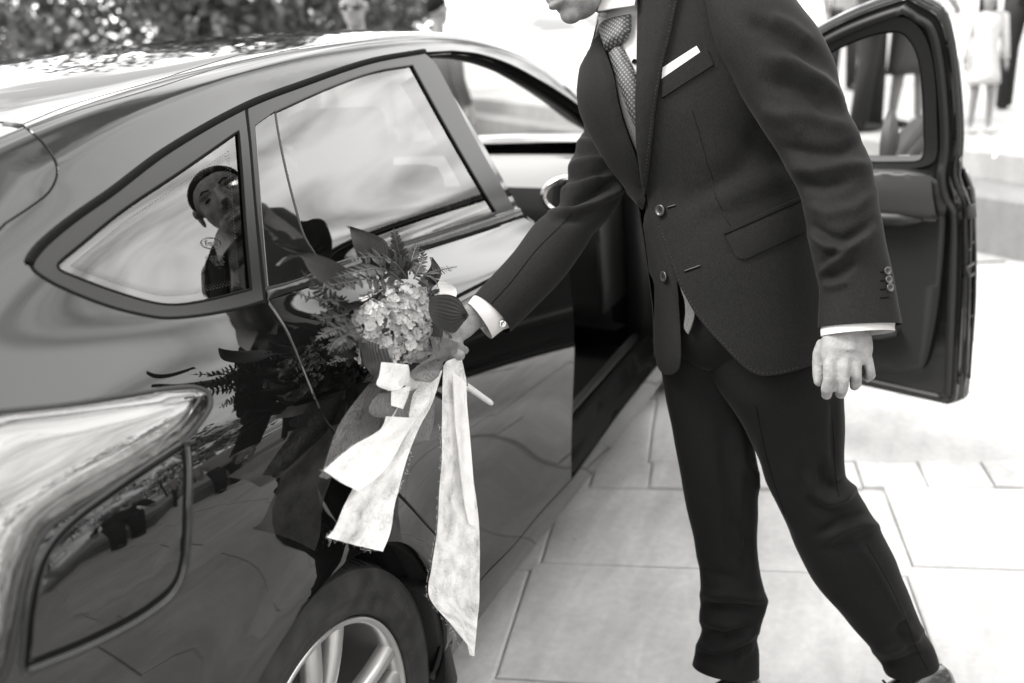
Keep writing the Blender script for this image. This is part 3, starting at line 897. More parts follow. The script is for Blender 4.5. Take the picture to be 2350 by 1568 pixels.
# latch on the door's rear edge: plate, slot ring, screws
def edge_pt(v, f):
    x = float(np.interp(v, [.95, 1.4, 3.0, 4.5, 5.6, 6.3, 7.4, 8.8], [1.15, 1.125, 1.14, 1.15, 1.15, 1.16, 1.155, 1.20])) - .002
    return dx(uvP([(x, v)], .012 + f * (thick(v) - .02)))[0]
mb = MB()
a, b_ = edge_pt(3.3, .45), edge_pt(3.6, .45)
for v0, h in ((3.15, .02), (4.6, .05)):
    c = edge_pt(v0, .5)
ring = [edge_pt(3.1, .15), edge_pt(3.1, .85), edge_pt(3.28, 1.0), edge_pt(3.28, .25)]
mb.tube(ring, .004, 6, closed=True); mb.build('latch_ring', M['inner_mid'], FD)
mb = MB()
for v0, f_ in ((3.55, .8), (3.65, .5), (2.85, .7), (4.9, .3), (2.4, .35), (5.6, .4)):
    mb.ball(edge_pt(v0, f_), .004, .004, .004, 8, 6)
mb.build('latch_screws', M['inner_mid'], FD)['kind'] = 'stuff'
mb = MB(); mb.tube([edge_pt(4.2, .7), edge_pt(4.95, .7)], .014, 6, flat=.5); mb.build('latch_cover', M['inner_mid'], FD)
mb = MB()
mb.tube([edge_pt(v, .3 + .25 * math.sin(v * 1.7)) for v in np.linspace(1.4, 6.2, 26)], .005, 6)
mb.build('edge_bead', M['seal'], FD)
mb = MB()
mb.tube([edge_pt(v, .75) for v in np.linspace(1.3, 6.8, 20)], .0035, 6)
mb.build('edge_bead', M['gloss_trim'], FD)

# ---- tail lamp and fuel flap
lamp = panel('tail_lamp', u_lamp, [], M['lens'], CAR, step=.016, gap=.003, flange=.02, bulge=(.016, .05))
panel('reflector', u_lamp, [], M['lamp_in'], lamp, step=.02, gap=.004, flange=0, lift=-.018)
u_el = loop_px([(12, 1015), (200, 985), (330, 955), (405, 932), (385, 962), (300, 1012), (200, 1066), (100, 1128), (30, 1180)], 9)
m_, n_, l_, o_ = new_mat('fluted_lens'); b_ = n_.new('ShaderNodeBsdfPrincipled'); b_.inputs['Base Color'].default_value = grey(.22); b_.inputs['Metallic'].default_value = .6; b_.inputs['Roughness'].default_value = .25
w_ = n_.new('ShaderNodeTexWave'); w_.inputs['Scale'].default_value = 55; w_.bands_direction = 'Z'; t_ = n_.new('ShaderNodeTexCoord'); l_.new(t_.outputs['Object'], w_.inputs['Vector']); q_ = n_.new('ShaderNodeBump'); q_.inputs['Distance'].default_value = .002; l_.new(w_.outputs['Fac'], q_.inputs['Height']); l_.new(q_.outputs[0], b_.inputs['Normal']); l_.new(b_.outputs[0], o_.inputs['Surface']); M['flute'] = m_
panel('lamp_element', u_el, [], M['flute'], lamp, step=.02, gap=.0, flange=.006, lift=-.008)
lip('lamp_seal', u_lamp, .005, -.003, M['rubber'], lamp)
_lc = ring_off(u_lamp, .022)
lip('lamp_bezel', _lc, .004, .004, M['gloss_trim'], lamp)
panel('tail_lamp', u_lamp, [], M['lens'], CAR, mirror=True, step=.03, gap=.003)
flap = panel('fuel_flap', u_flap, [], M['paint'], CAR, step=.02, gap=.0055, flange=.012, lift=-.001, bulge=(.0018, .008))
lip('flap_gap', u_flap, .0045, -.0055, M['sipe'], CAR)
lip('flap_rim', ring_off(u_flap, -.006), .0036, -.0012, M['paint'], CAR)

# ---- doorway: B pillar, weather strip, trims, sill plate
bp_ = loop_uv([(1.0, 8.75, 1), (1.10, 8.75, 1), (1.16, 7.4), (1.2, 6.2), (1.21, 4), (1.21, 1.1, 1), (1.06, 1.1, 1), (1.07, 4), (1.06, 6.2), (1.04, 7.4)], .015)
panel('b_pillar', bp_, [], M['gloss_trim'], CAR, step=.02, gap=0, flange=.05, lift=-.045)
L = [p for p in frame_line]
mb = MB(); mb.tube(along(L, .055, INS * .030), .011, 8); mb.build('weather_strip', M['seal'], CAR)
mb = MB(); L2 = [p for p in frame_line if p[1] > 5.9]
mb.tube(along(L2, .085, INS * .078), .013, 10); mb.build('pillar_trim', M['inner_mid'], CAR)
mb = MB(); mb.tube(along(L2, .10, INS * .100), .016, 8); mb.build('pillar_trim', M['inner_dark'], CAR)
mb = MB(); mb.tube(along(L2, .060, INS * .060), .008, 8); mb.build('weather_strip', M['sipe'], CAR)
# sill step: black inner sill along the doorway and painted outer edge
V = []; Fc = []
xs = np.linspace(1.12, 2.12, 30)
prof = [(.0, -.893, .292), (.0, -.87, .315), (.0, -.845, .318), (.0, -.84, .345), (.0, -.80, .35), (.0, -.79, .29), (.0, -.72, .27)]
for x in xs: V += [(x, p[1], p[2]) for p in prof]
m_ = len(prof)
for i in range(len(xs) - 1):
    for j in range(m_ - 1): Fc.append((i * m_ + j, i * m_ + j + 1, (i + 1) * m_ + j + 1, (i + 1) * m_ + j))
mesh_obj('sill_step', V, Fc, M['gloss_trim'], CAR)
mb = MB(); mb.tube([(x, -.80, .362) for x in np.linspace(1.15, 2.05, 12)], .014, 8); mb.build('sill_seal', M['seal'], CAR)

# ---- cabin
mb = MB(); mb.box((1.1, 0, .24), (2.9, 1.55, .06)); mb.build('floor_pan', M['inner_dark'], CAR)
mb = MB(); mb.box((2.24, 0, .60), (.06, 1.66, .72)); mb.box((2.19, -.80, .60), (.10, .10, .66)); mb.box((2.19, .80, .60), (.10, .10, .66)); mb.build('firewall', M['inner_dark'], CAR)
def headliner():
    V = []; Fc = []; xs = np.linspace(-.1, 1.55, 30); nv = 16
    for x in xs:
        vv = np.linspace(9.1, NR - 1, nv); P = S(np.full(nv, x), vv) - SN(np.full(nv, x), vv) * .035
        V += list(P) + list((P[:-1] * np.array([1, -1, 1]))[::-1])
    m = 2 * nv - 1
    for i in range(len(xs) - 1):
        for j in range(m - 1): Fc.append((i * m + j, i * m + j + 1, (i + 1) * m + j + 1, (i + 1) * m + j))
    return mesh_obj('headlining', V, Fc, M['inner_light'], CAR)
headliner()
def seat(x, y, w, rear=False):
    e = empty('seat', (x, y, .28), parent=None)
    e.parent = CAR; e.matrix_parent_inverse = world_of(CAR).inverted()
    mb = MB(); mb.box((x + .02, y, .44), (.50, w, .16), Matrix.Rotation(R(-8), 3, 'Y'), .05); mb.build('cushion', M['seat'], e)
    mb = MB(); mb.box((x - .28, y, .80), (.14, w * .94, .62), Matrix.Rotation(R(-17), 3, 'Y'), .05); mb.build('backrest', M['seat'], e)
    n_h = 1 if not rear else 3
    for k in range(n_h):
        yy = y + (k - (n_h - 1) / 2) * w / max(n_h, 1)
        mb = MB(); mb.box((x - .395, yy, 1.17 if not rear else 1.12), (.09, .25, .17 if not rear else .12), Matrix.Rotation(R(-12), 3, 'Y'), .035); mb.build('headrest', M['seat'], e)
seat(1.42, -.37, .50); seat(1.42, .37, .50); seat(.52, 0, 1.25, True)
# dashboard, vents, steering wheel
V = []; Fc = []; ys = np.linspace(-.74, .74, 30)
dp = [(2.34, .945), (2.32, .948), (2.22, .952), (2.10, .955), (1.98, .945), (1.92, .915), (1.90, .90)]
for y in ys:
    k = .03 * (1 - (y / .74) ** 2)
    V += [(p[0] + k * .6, y, p[1] + k * .5) for p in dp]
for i in range(len(ys) - 1):
    for j in range(len(dp) - 1): Fc.append((i * 7 + j, i * 7 + j + 1, (i + 1) * 7 + j + 1, (i + 1) * 7 + j))
M['dash'] = pbr('dashboard_plastic', .16, .45, bump=(400, .0003))
dash = mesh_obj('dashboard', V, Fc, M['dash'], CAR)
V = []; Fc = []; dl = [(1.90, .90), (1.885, .84), (1.88, .80), (1.92, .66), (1.98, .50), (2.0, .40), (2.2, .36)]
for y in ys:
    k = .03 * (1 - (y / .74) ** 2); V += [(p[0] + k * .6, y, p[1] + k * .5 - .001) for p in dl]
for i in range(len(ys) - 1):
    for j in range(len(dl) - 1): Fc.append((i * 7 + j, i * 7 + j + 1, (i + 1) * 7 + j + 1, (i + 1) * 7 + j))
mesh_obj('dashboard_front', V, Fc, M['inner_dark'], dash)
mb = MB(); mb.box((2.06, -.735, .72), (.32, .02, .46)); mb.build('dashboard_end', M['inner_dark'], dash)
for y in (-.64, .64):
    mb = MB(); ring = [Vector((1.885 - .018 * math.cos(t), y + .075 * math.cos(t) , .885 + .055 * math.sin(t))) for t in np.linspace(0, 2 * math.pi, 25)[:-1]]
    mb.tube(ring, .010, 8, closed=True); mb.build('air_vent', M['chrome'], dash)
    mb = MB(); mb.box((1.90, y, .885), (.02, .12, .09), None, .01); mb.build('vent_insert', M['inner_dark'], dash)
mb = MB(); rot = Matrix.Rotation(R(-24), 3, 'Y'); cw = Vector((1.66, .37, .94))
mb.tube([cw + rot @ Vector((0, .185 * math.cos(t), .185 * math.sin(t))) for t in np.linspace(0, 2 * math.pi, 37)[:-1]], .016, 8, closed=True)
for t in (R(180), R(0), R(270)): mb.tube([cw, cw + rot @ Vector((0, .18 * math.cos(t), .18 * math.sin(t)))], .013, 6)
mb.ball(cw, .035, .07, .06, 12, 8); mb.build('steering_wheel', M['inner_dark'], CAR)
mb = MB(); mb.box((1.72, 0, 1.335), (.02, .22, .06), None, .008); mb.build('rear_view_mirror', M['inner_dark'], CAR)

# ---- wheel and arch
WC = Vector((0, -.79, .312))
def build_wheel(cx, sy, detail=True):
    e = empty('wheel', (cx, sy * .79, .312)); attach(e, CAR)
    Rt = .318; yo = sy * 1.0
    # tyre: section (radius, distance outwards from the wheel's middle plane)
    prof = [(.222, .060), (.224, .080), (.232, .094), (.2325, .0965), (.245, .0995), (.262, .1035), (.2625, .1045), (.280, .1045), (.295, .101), (.303, .0955), (.3045, .0975), (.3065, .0965), (.309, .088), (.3135, .078), (.3165, .066), (.3178, .050)]
    for gy in (.046, .042, .0, -.004):
        pass
    prof += [(.318, .046), (.311, .0445), (.311, .0395), (.318, .038), (.319, .012), (.312, .010), (.312, .004), (.319, .002), (.318, -.05), (.30, -.10), (.23, -.095), (.222, -.06)]
    mb = MB(); mb.lathe([(r_, yo * h) for r_, h in prof], 140, 'y', (cx, sy * .79, .312))
    if sy > 0: pass
    ty = mb.build('tyre', M['tyre'], e)
    # tread sipes: thin dark slots cut into the shoulder
    mb = MB()
    nS = 62
    for k in range(nS):
        a0 = 2 * math.pi * (k + .25 * math.sin(k * 2.1)) / nS
        pts = []
        for i, h in enumerate(np.linspace(.090, .048, 7)):
            rr = float(np.interp(h, [.046, .05, .066, .078, .088, .0965], [.318, .3178, .3165, .3135, .309, .3065]))
            a = a0 + .020 * math.sin(i * .6) * (1 if k % 3 else 1.6) + .007 * i
            pts.append((cx + (rr + .0002) * math.cos(a), sy * (.79 + h), .312 + (rr + .0002) * math.sin(a)))
        mb.tube(pts, [.0006] + [.0013] * 5 + [.0008], 4)
    mb.build('tread_sipes', M['sipe'], ty)
    # rim: barrel, lip, five twin spokes, hub
    mb = MB()
    mb.lathe([(r_, yo * h) for r_, h in [(.226, .085), (.2285, .0905), (.2255, .0945), (.2195, .0940), (.2155, .088), (.2125, .070), (.206, .02), (.200, -.05), (.198, -.08)]], 96, 'y', (cx, sy * .79, .312))
    rim = mb.build('rim', M['alloy'], e)
    for k in range(5):
        mb = MB()
        for s_ in (-1, 1):
            sp = []
            a_c = 2 * math.pi * (k + RIMPH) / 5
            secs = []
            for i, rr in enumerate(np.linspace(.05, .2185, 9)):
                t = i / 8
                off = s_ * (.013 + .020 * t)                 # the two bars open towards the rim
                h = .052 + .034 * t ** .7 + .006 * math.sin(t * 3.1)
                w = .013 + .004 * t
                for (dw, dh) in ((-w, -.022), (-w * .95, -.002), (-w * .6, .003), (w * .6, .003), (w * .95, -.002), (w, -.022)):
                    tx, tr = off + dw, rr
                    x_ = tr * math.cos(a_c) - tx * math.sin(a_c); z_ = tr * math.sin(a_c) + tx * math.cos(a_c)
                    secs.append((cx + x_, sy * (.79 + h + dh), .312 + z_))
            f_ = []
            for i in range(8):
                for j in range(5): f_.append((i * 6 + j, i * 6 + j + 1, (i + 1) * 6 + j + 1, (i + 1) * 6 + j))
                f_.append((i * 6 + 5, i * 6, (i + 1) * 6, (i + 1) * 6 + 5))
            mb.add(secs, f_)
        auto_smooth(mb.build('spoke', M['alloy'], rim), 50)
    mb = MB(); mb.lathe([(r_, yo * h) for r_, h in [(.001, .066), (.03, .066), (.034, .062), (.06, .058), (.066, .04)]], 40, 'y', (cx, sy * .79, .312)); mb.build('hub', M['alloy'], rim)
    mb = MB(); mb.lathe([(r_, yo * h) for r_, h in [(.03, .0), (.15, .0), (.15, -.02), (.03, -.02)]], 40, 'y', (cx, sy * .79, .312)); mb.build('brake_disc', M['under'], e)
    return e
M['tyre'] = pbr('tyre_rubber', .016, .75, noise=(26, .55), bump=(220, .0007), spec=.3)
M['sipe'] = pbr('tyre_groove', .004, .9, spec=.1)
RIMPH = .12
wh = build_wheel(0, -1)
build_wheel(0, 1); build_wheel(2.648, -1); build_wheel(2.648, 1)
# raised lettering on the near tyre
def tyre_text(txt, ang0, rad, size):
    cu = bpy.data.curves.new('mark', 'FONT'); cu.body = txt; cu.size = size
    to = bpy.data.objects.new('tyre_lettering', cu); COL.objects.link(to)
    dg = bpy.context.evaluated_depsgraph_get(); me = bpy.data.meshes.new_from_object(to.evaluated_get(dg)); bpy.data.objects.remove(to)
    V = []
    for v in me.vertices:
        a = ang0 - v.co.x / rad; r_ = rad + v.co.y
        h = float(np.interp(r_, [.2325, .245, .262, .28, .295], [.0965, .0995, .1035, .1045, .101]))
        V.append((r_ * math.cos(a), -.79 - h - .0007, .312 + r_ * math.sin(a)))
    tw = [c for c in wh.children if c.name.startswith('tyre')][0]
    return mesh_obj('tyre_lettering', V, [tuple(p.vertices) for p in me.polygons], M['tyre_mark'], tw, False)
M['tyre_mark'] = pbr('tyre_letter_rubber', .014, .5)
tyre_text('OUTSIDE   205/55 R16', R(118), .238, .012)
tyre_text('Q nnw Eco', R(42), .266, .018)
tyre_text('TUBELESS RADIAL', R(10), .24, .010)
# arch liner: ribbed felt tunnel
V = []; Fc = []; na = 60; ny = 14
for i in range(na + 1):
    a = R(-22) + R(224) * i / na
    for j in range(ny):
        y = -.895 + .30 * j / (ny - 1)
        rr = ARC_R + (-.004 if j == 0 else .02 + .008 * math.sin(j * 2.6))
        V.append((rr * math.cos(a), y if j else -.900, .312 + rr * math.sin(a)))
for i in range(na):
    for j in range(ny - 1): Fc.append((i * ny + j, i * ny + j + 1, (i + 1) * ny + j + 1, (i + 1) * ny + j))
mesh_obj('arch_liner', V, Fc, M['liner'], CAR)
mb = MB(); mb.box((.365, -.80, .30), (.03, .19, .26), Matrix.Rotation(R(-10), 3, 'Y'), .01); mb.build('mud_flap', M['liner'], CAR)
# underside
mb = MB(); mb.box((1.4, 0, .20), (3.6, 1.62, .03)); mb.build('underbody', M['under'], CAR)
# mirror on the open door (seen edge-on behind the window)
mb = MB(); mm = dx(np.array([[2.0, -.98, 1.03]]))[0]
mb.ball(mm, .08, .12, .075, 16, 10); mb.build('wing_mirror', M['paint'], FD)

# ------------------------------------------------------------------ ground, paving
def stone_mat(name, g, var=.14, rough=.8, seed=0.0, stain=.25):
    m, n, l, out = new_mat(name)
    b = n.new('ShaderNodeBsdfPrincipled'); b.inputs['Roughness'].default_value = rough; b.inputs['Specular IOR Level'].default_value = .3
    geo = n.new('ShaderNodeNewGeometry'); oi = n.new('ShaderNodeObjectInfo')
    mp = n.new('ShaderNodeMapping'); mp.inputs['Scale'].default_value = (1, 1, 1)
    l.new(geo.outputs['Position'], mp.inputs['Vector'])
    n1 = n.new('ShaderNodeTexNoise'); n1.inputs['Scale'].default_value = 3.2; n1.inputs['Detail'].default_value = 8; n1.inputs['Roughness'].default_value = .62
    n2 = n.new('ShaderNodeTexNoise'); n2.inputs['Scale'].default_value = 40; n2.inputs['Detail'].default_value = 6
    mp2 = n.new('ShaderNodeMapping'); mp2.inputs['Scale'].default_value = (3.0, 14.0, 1); mp2.inputs['Rotation'].default_value = (0, 0, R(-60))
    l.new(geo.outputs['Position'], mp2.inputs['Vector'])
    n3 = n.new('ShaderNodeTexNoise'); n3.inputs['Scale'].default_value = 1.0; n3.inputs['Detail'].default_value = 5; n3.inputs['Distortion'].default_value = .6
    l.new(mp.outputs[0], n1.inputs['Vector']); l.new(mp.outputs[0], n2.inputs['Vector']); l.new(mp2.outputs[0], n3.inputs['Vector'])
    vor = n.new('ShaderNodeTexVoronoi'); vor.inputs['Scale'].default_value = 7.0; l.new(mp.outputs[0], vor.inputs['Vector'])
    sp = n.new('ShaderNodeMapRange'); sp.inputs['From Min'].default_value = .02; sp.inputs['From Max'].default_value = .06; sp.inputs['To Min'].default_value = .72; sp.inputs['To Max'].default_value = 1.0
    l.new(vor.outputs['Distance'], sp.inputs['Value'])
    def mr(src, a, c):
        q = n.new('ShaderNodeMapRange'); q.inputs['From Min'].default_value = .28; q.inputs['From Max'].default_value = .72
        q.inputs['To Min'].default_value = a; q.inputs['To Max'].default_value = c; l.new(src, q.inputs['Value']); return q.outputs[0]
    def mul(a, c):
        q = n.new('ShaderNodeMath'); q.operation = 'MULTIPLY'; l.new(a, q.inputs[0])
        if isinstance(c, float): q.inputs[1].default_value = c
        else: l.new(c, q.inputs[1])
        return q.outputs[0]
    f = mul(mr(n1.outputs['Fac'], 1 - var, 1 + var), mr(n2.outputs['Fac'], .93, 1.07))
    f = mul(f, mr(n3.outputs['Fac'], 1 - stain * .6, 1 + stain * .3)); f = mul(f, sp.outputs[0])
    rnd = n.new('ShaderNodeMapRange'); rnd.inputs['To Min'].default_value = .93; rnd.inputs['To Max'].default_value = 1.06; l.new(oi.outputs['Random'], rnd.inputs['Value'])
    f = mul(f, rnd.outputs[0]); f = mul(f, float(g))
    cc = n.new('ShaderNodeCombineColor')
    for k, t in enumerate((1, .99, .975)): l.new(mul(f, float(t)), cc.inputs[k])
    l.new(cc.outputs[0], b.inputs['Base Color'])
    bp = n.new('ShaderNodeBump'); bp.inputs['Distance'].default_value = .004; bp.inputs['Strength'].default_value = .6
    ad = n.new('ShaderNodeMath'); ad.operation = 'MULTIPLY_ADD'; ad.inputs[1].default_value = .3; l.new(n2.outputs['Fac'], ad.inputs[0]); l.new(n1.outputs['Fac'], ad.inputs[2])
    l.new(ad.outputs[0], bp.inputs['Height']); l.new(bp.outputs[0], b.inputs['Normal'])
    l.new(b.outputs[0], out.inputs['Surface'])
    return m
M['joint'] = stone_mat('joint_mortar', .31, .2)
M['slab'] = stone_mat('pale_stone', .34, .15, stain=.27)
M['far_ground'] = stone_mat('pale_ground', .28, .12)
M['step'] = stone_mat('step_stone', .23, .1)
M['road'] = stone_mat('grey_paving', .14, .1)
mb = MB(); n_ = 1; mb.add([(-400, -400, -.012), (400, -400, -.012), (400, 400, -.012), (-400, 400, -.012)], [(0, 1, 2, 3)])
g = mb.build('ground', M['joint'], None, False); tag(g, 'mortar bed under the pale paving, reaching the horizon', 'ground', kind='structure')
PAVE = empty('pavement', (0, 0, 0)); tag(PAVE, 'pale stone slab paving around the car', 'pavement', kind='structure')
ANG = R(13.5)
e1 = np.array([math.cos(R(9)), math.sin(R(9))]); e2 = np.array([math.sin(R(14.5)), -math.cos(R(14.5))])   # e1 away from camera, e2 to the right
O0 = onz(1240, 1290, 0)[:2]                       # a joint crossing seen beside the sill
rs = random.Random(11)
_slab_cache = {}
def slab(s0, s1, t0, t1, name='slab'):
    """one stone between s0..s1 along e1 and t0..t1 along e2"""
    gp = .0024; L, W_ = s1 - s0 - gp * 2, t1 - t0 - gp * 2
    key = (round(L, 3), round(W_, 3))
    if key not in _slab_cache:
        bv = .005; V = []; 
        nx, ny = 4, 4
        pts = []
        for k, (ins, z) in enumerate(((0, -.02), (0, -.005), (bv * .4, -.0015), (bv * 1.4, 0))):
            x0, x1_, y0, y1 = ins, L - ins, ins, W_ - ins
            V += [(x0, y0, z), (x1_, y0, z), (x1_, y1, z), (x0, y1, z)]
        Fc = []
        for k in range(3):
            for j in range(4): Fc.append((k * 4 + j, k * 4 + (j + 1) % 4, (k + 1) * 4 + (j + 1) % 4, (k + 1) * 4 + j))
        Fc.append((12, 13, 14, 15))
        me = bpy.data.meshes.new('slab'); me.from_pydata(V, [], [f[::-1] for f in Fc]); me.update(); me.materials.append(M['slab'])
        _slab_cache[key] = me
    o = bpy.data.objects.new(name, _slab_cache[key]); COL.objects.link(o)
    p = O0 + e1 * (s0 + gp) + e2 * (t0 + gp)
    # local x -> e1, local y -> e2 (left-handed pair: mirrored slab mesh faces are reversed above)
    o.matrix_basis = Matrix(((e1[0], e2[0], 0, p[0]), (e1[1], e2[1], 0, p[1]), (0, 0, 1, rs.uniform(-.0015, .0015)), (0, 0, 0, 1)))
    o.parent = PAVE
    return o
# courses running across (along e2): wide slabs, with a band of narrow stones
rows = []
s = -2.4
pattern = [(.62, 'w'), (.5, 'w'), (.62, 'w'), (.17, 'n'), (.55, 'w'), (.62, 'w'), (.17, 'n')]
k = 0
rows_def = [(-2.45, -1.75, 'w'), (-1.75, -1.15, 'w'), (-1.15, -.50, 'w'), (-.50, 0, 'w'), (0, .46, 'w'), (.46, .645, 'n'), (.645, 1.25, 'w'), (1.25, 1.85, 'w'), (1.85, 2.5, 'w'), (2.5, 3.2, 'w')]
for (a, b_, kd) in rows_def:
    t = -1.3 + rs.uniform(0, .3) if kd == 'w' else -1.6
    near = a in (0, -.5, -1.15)
    if near: t = -1.74
    while t < 4.6:
        wd = rs.choice([.62, .74, .87, .87]) if kd == 'w' else rs.choice([.19, .23, .21])
        if near and t < -.01: wd = .87                    # a joint runs along the car at t = 0
        if near and abs(t) < .01: wd = .98
        slab(a, b_, t, t + wd); t += wd
# paving further off: one sheet, its joints too fine to see
mb = MB()
q = [O0 + e1 * 3.2 + e2 * (-60), O0 + e1 * 3.2 + e2 * 60, O0 + e1 * 200 + e2 * 200, O0 + e1 * 200 - e2 * 200]
mb.add([(p[0], p[1], -.001) for p in q], [(0, 1, 2, 3)])
q = [O0 + e1 * -2.45 + e2 * (-60), O0 + e1 * -2.45 + e2 * 60, O0 + e1 * -60 + e2 * 60, O0 + e1 * -60 - e2 * 60]
mb.add([(p[0], p[1], -.001) for p in q], [(0, 1, 2, 3)])
q = [O0 + e1 * -2.46 + e2 * 4.5, O0 + e1 * 3.21 + e2 * 4.5, O0 + e1 * 3.21 + e2 * 60, O0 + e1 * -2.46 + e2 * 60]
mb.add([(p[0], p[1], -.0025) for p in q], [(0, 1, 2, 3)])
fo = mb.build('far_pavement', M['far_ground'], None, False); tag(fo, 'pale open pavement beyond and behind the car', 'pavement', kind='structure')

# ------------------------------------------------------------------ the man in the suit
def gat(u, v, d):
    k = min(max((u - 1100) / 250, 0), 1) * min(max((1500 - v) / 600, 0), 1)
    return at(u, v, d - .07 * k)
def cloth_mat(name, g, rough=.8, sheen=.05, weave=620, wv=.5, bump=.0003):
    m, n, l, out = new_mat(name)
    b = n.new('ShaderNodeBsdfPrincipled'); b.inputs['Roughness'].default_value = rough; b.inputs['Specular IOR Level'].default_value = .09
    b.inputs['Sheen Weight'].default_value = sheen; b.inputs['Sheen Roughness'].default_value = .4
    b.inputs['Sheen Tint'].default_value = grey(.5)
    tc = n.new('ShaderNodeTexCoord')
    n1 = n.new('ShaderNodeTexNoise'); n1.inputs['Scale'].default_value = weave; n1.inputs['Detail'].default_value = 2
    mp = n.new('ShaderNodeMapping'); mp.inputs['Scale'].default_value = (1, 1, .35)
    l.new(tc.outputs['Object'], mp.inputs[0]); l.new(mp.outputs[0], n1.inputs['Vector'])
    mr = n.new('ShaderNodeMapRange'); mr.inputs['From Min'].default_value = .25; mr.inputs['From Max'].default_value = .75
    mr.inputs['To Min'].default_value = g * (1 - wv); mr.inputs['To Max'].default_value = g * (1 + wv)
    l.new(n1.outputs['Fac'], mr.inputs['Value'])
    cc = n.new('ShaderNodeCombineColor')
    for k, t in enumerate((1, .975, .95)):
        q = n.new('ShaderNodeMath'); q.operation = 'MULTIPLY'; q.inputs[1].default_value = t; l.new(mr.outputs[0], q.inputs[0]); l.new(q.outputs[0], cc.inputs[k])
    l.new(cc.outputs[0], b.inputs['Base Color'])
    bp = n.new('ShaderNodeBump'); bp.inputs['Distance'].default_value = bump; bp.inputs['Strength'].default_value = .7
    l.new(n1.outputs['Fac'], bp.inputs['Height']); l.new(bp.outputs[0], b.inputs['Normal'])
    l.new(b.outputs[0], out.inputs['Surface'])
    return m
M['suit'] = cloth_mat('charcoal_suiting', .0080)
M['suit_dark'] = cloth_mat('trouser_suiting', .0040)
M['waistcoat'] = cloth_mat('waistcoat_twill', .075, weave=1100, wv=.55)
M['shirt'] = cloth_mat('white_shirt', .38, .8, .1, 900, .03, .0001)
M['skin'] = pbr('skin', .18, .6, noise=(70, .2), bump=(260, .0012), sss=.06, spec=.22)
M['hair'] = pbr('dark_hair', .004, .8, spec=.08, bump=(160, .003))
M['button'] = pbr('horn_button', .022, .3, coat=.1)
M['stitch'] = pbr('stitching', .05, .7)
M['thread_dark'] = pbr('dark_thread', .003, .9, spec=.05)
M['shoe'] = pbr('black_shoe', .012, .25, coat=.3)

def lerp_path(vals, n):
    """Catmull-Rom resample of a list of equal-length tuples to n samples (uniform in chord of first four)"""
    A = np.array(vals, float); m = len(A)
    d = np.concatenate([[0], np.cumsum(np.linalg.norm(np.diff(A[:, :4], axis=0), axis=1))]); d /= d[-1]
    t = np.linspace(0, 1, n); out = np.empty((n, A.shape[1]))
    for i, q in enumerate(t):
        k = int(np.clip(np.searchsorted(d, q) - 1, 0, m - 2)); s_ = (q - d[k]) / (d[k + 1] - d[k])
        p0, p1, p2, p3 = A[max(k - 1, 0)], A[k], A[k + 1], A[min(k + 2, m - 1)]
        h = d[k + 1] - d[k]
        t1 = (p2 - p0) / (d[min(k + 1, m - 1)] - d[max(k - 1, 0)]) * h; t2 = (p3 - p1) / (d[min(k + 2, m - 1)] - d[k]) * h
        s2, s3 = s_ * s_, s_ ** 3
        out[i] = (2 * s3 - 3 * s2 + 1) * p1 + (s3 - 2 * s2 + s_) * t1 + (-2 * s3 + 3 * s2) * p2 + (s3 - s2) * t2
    return out
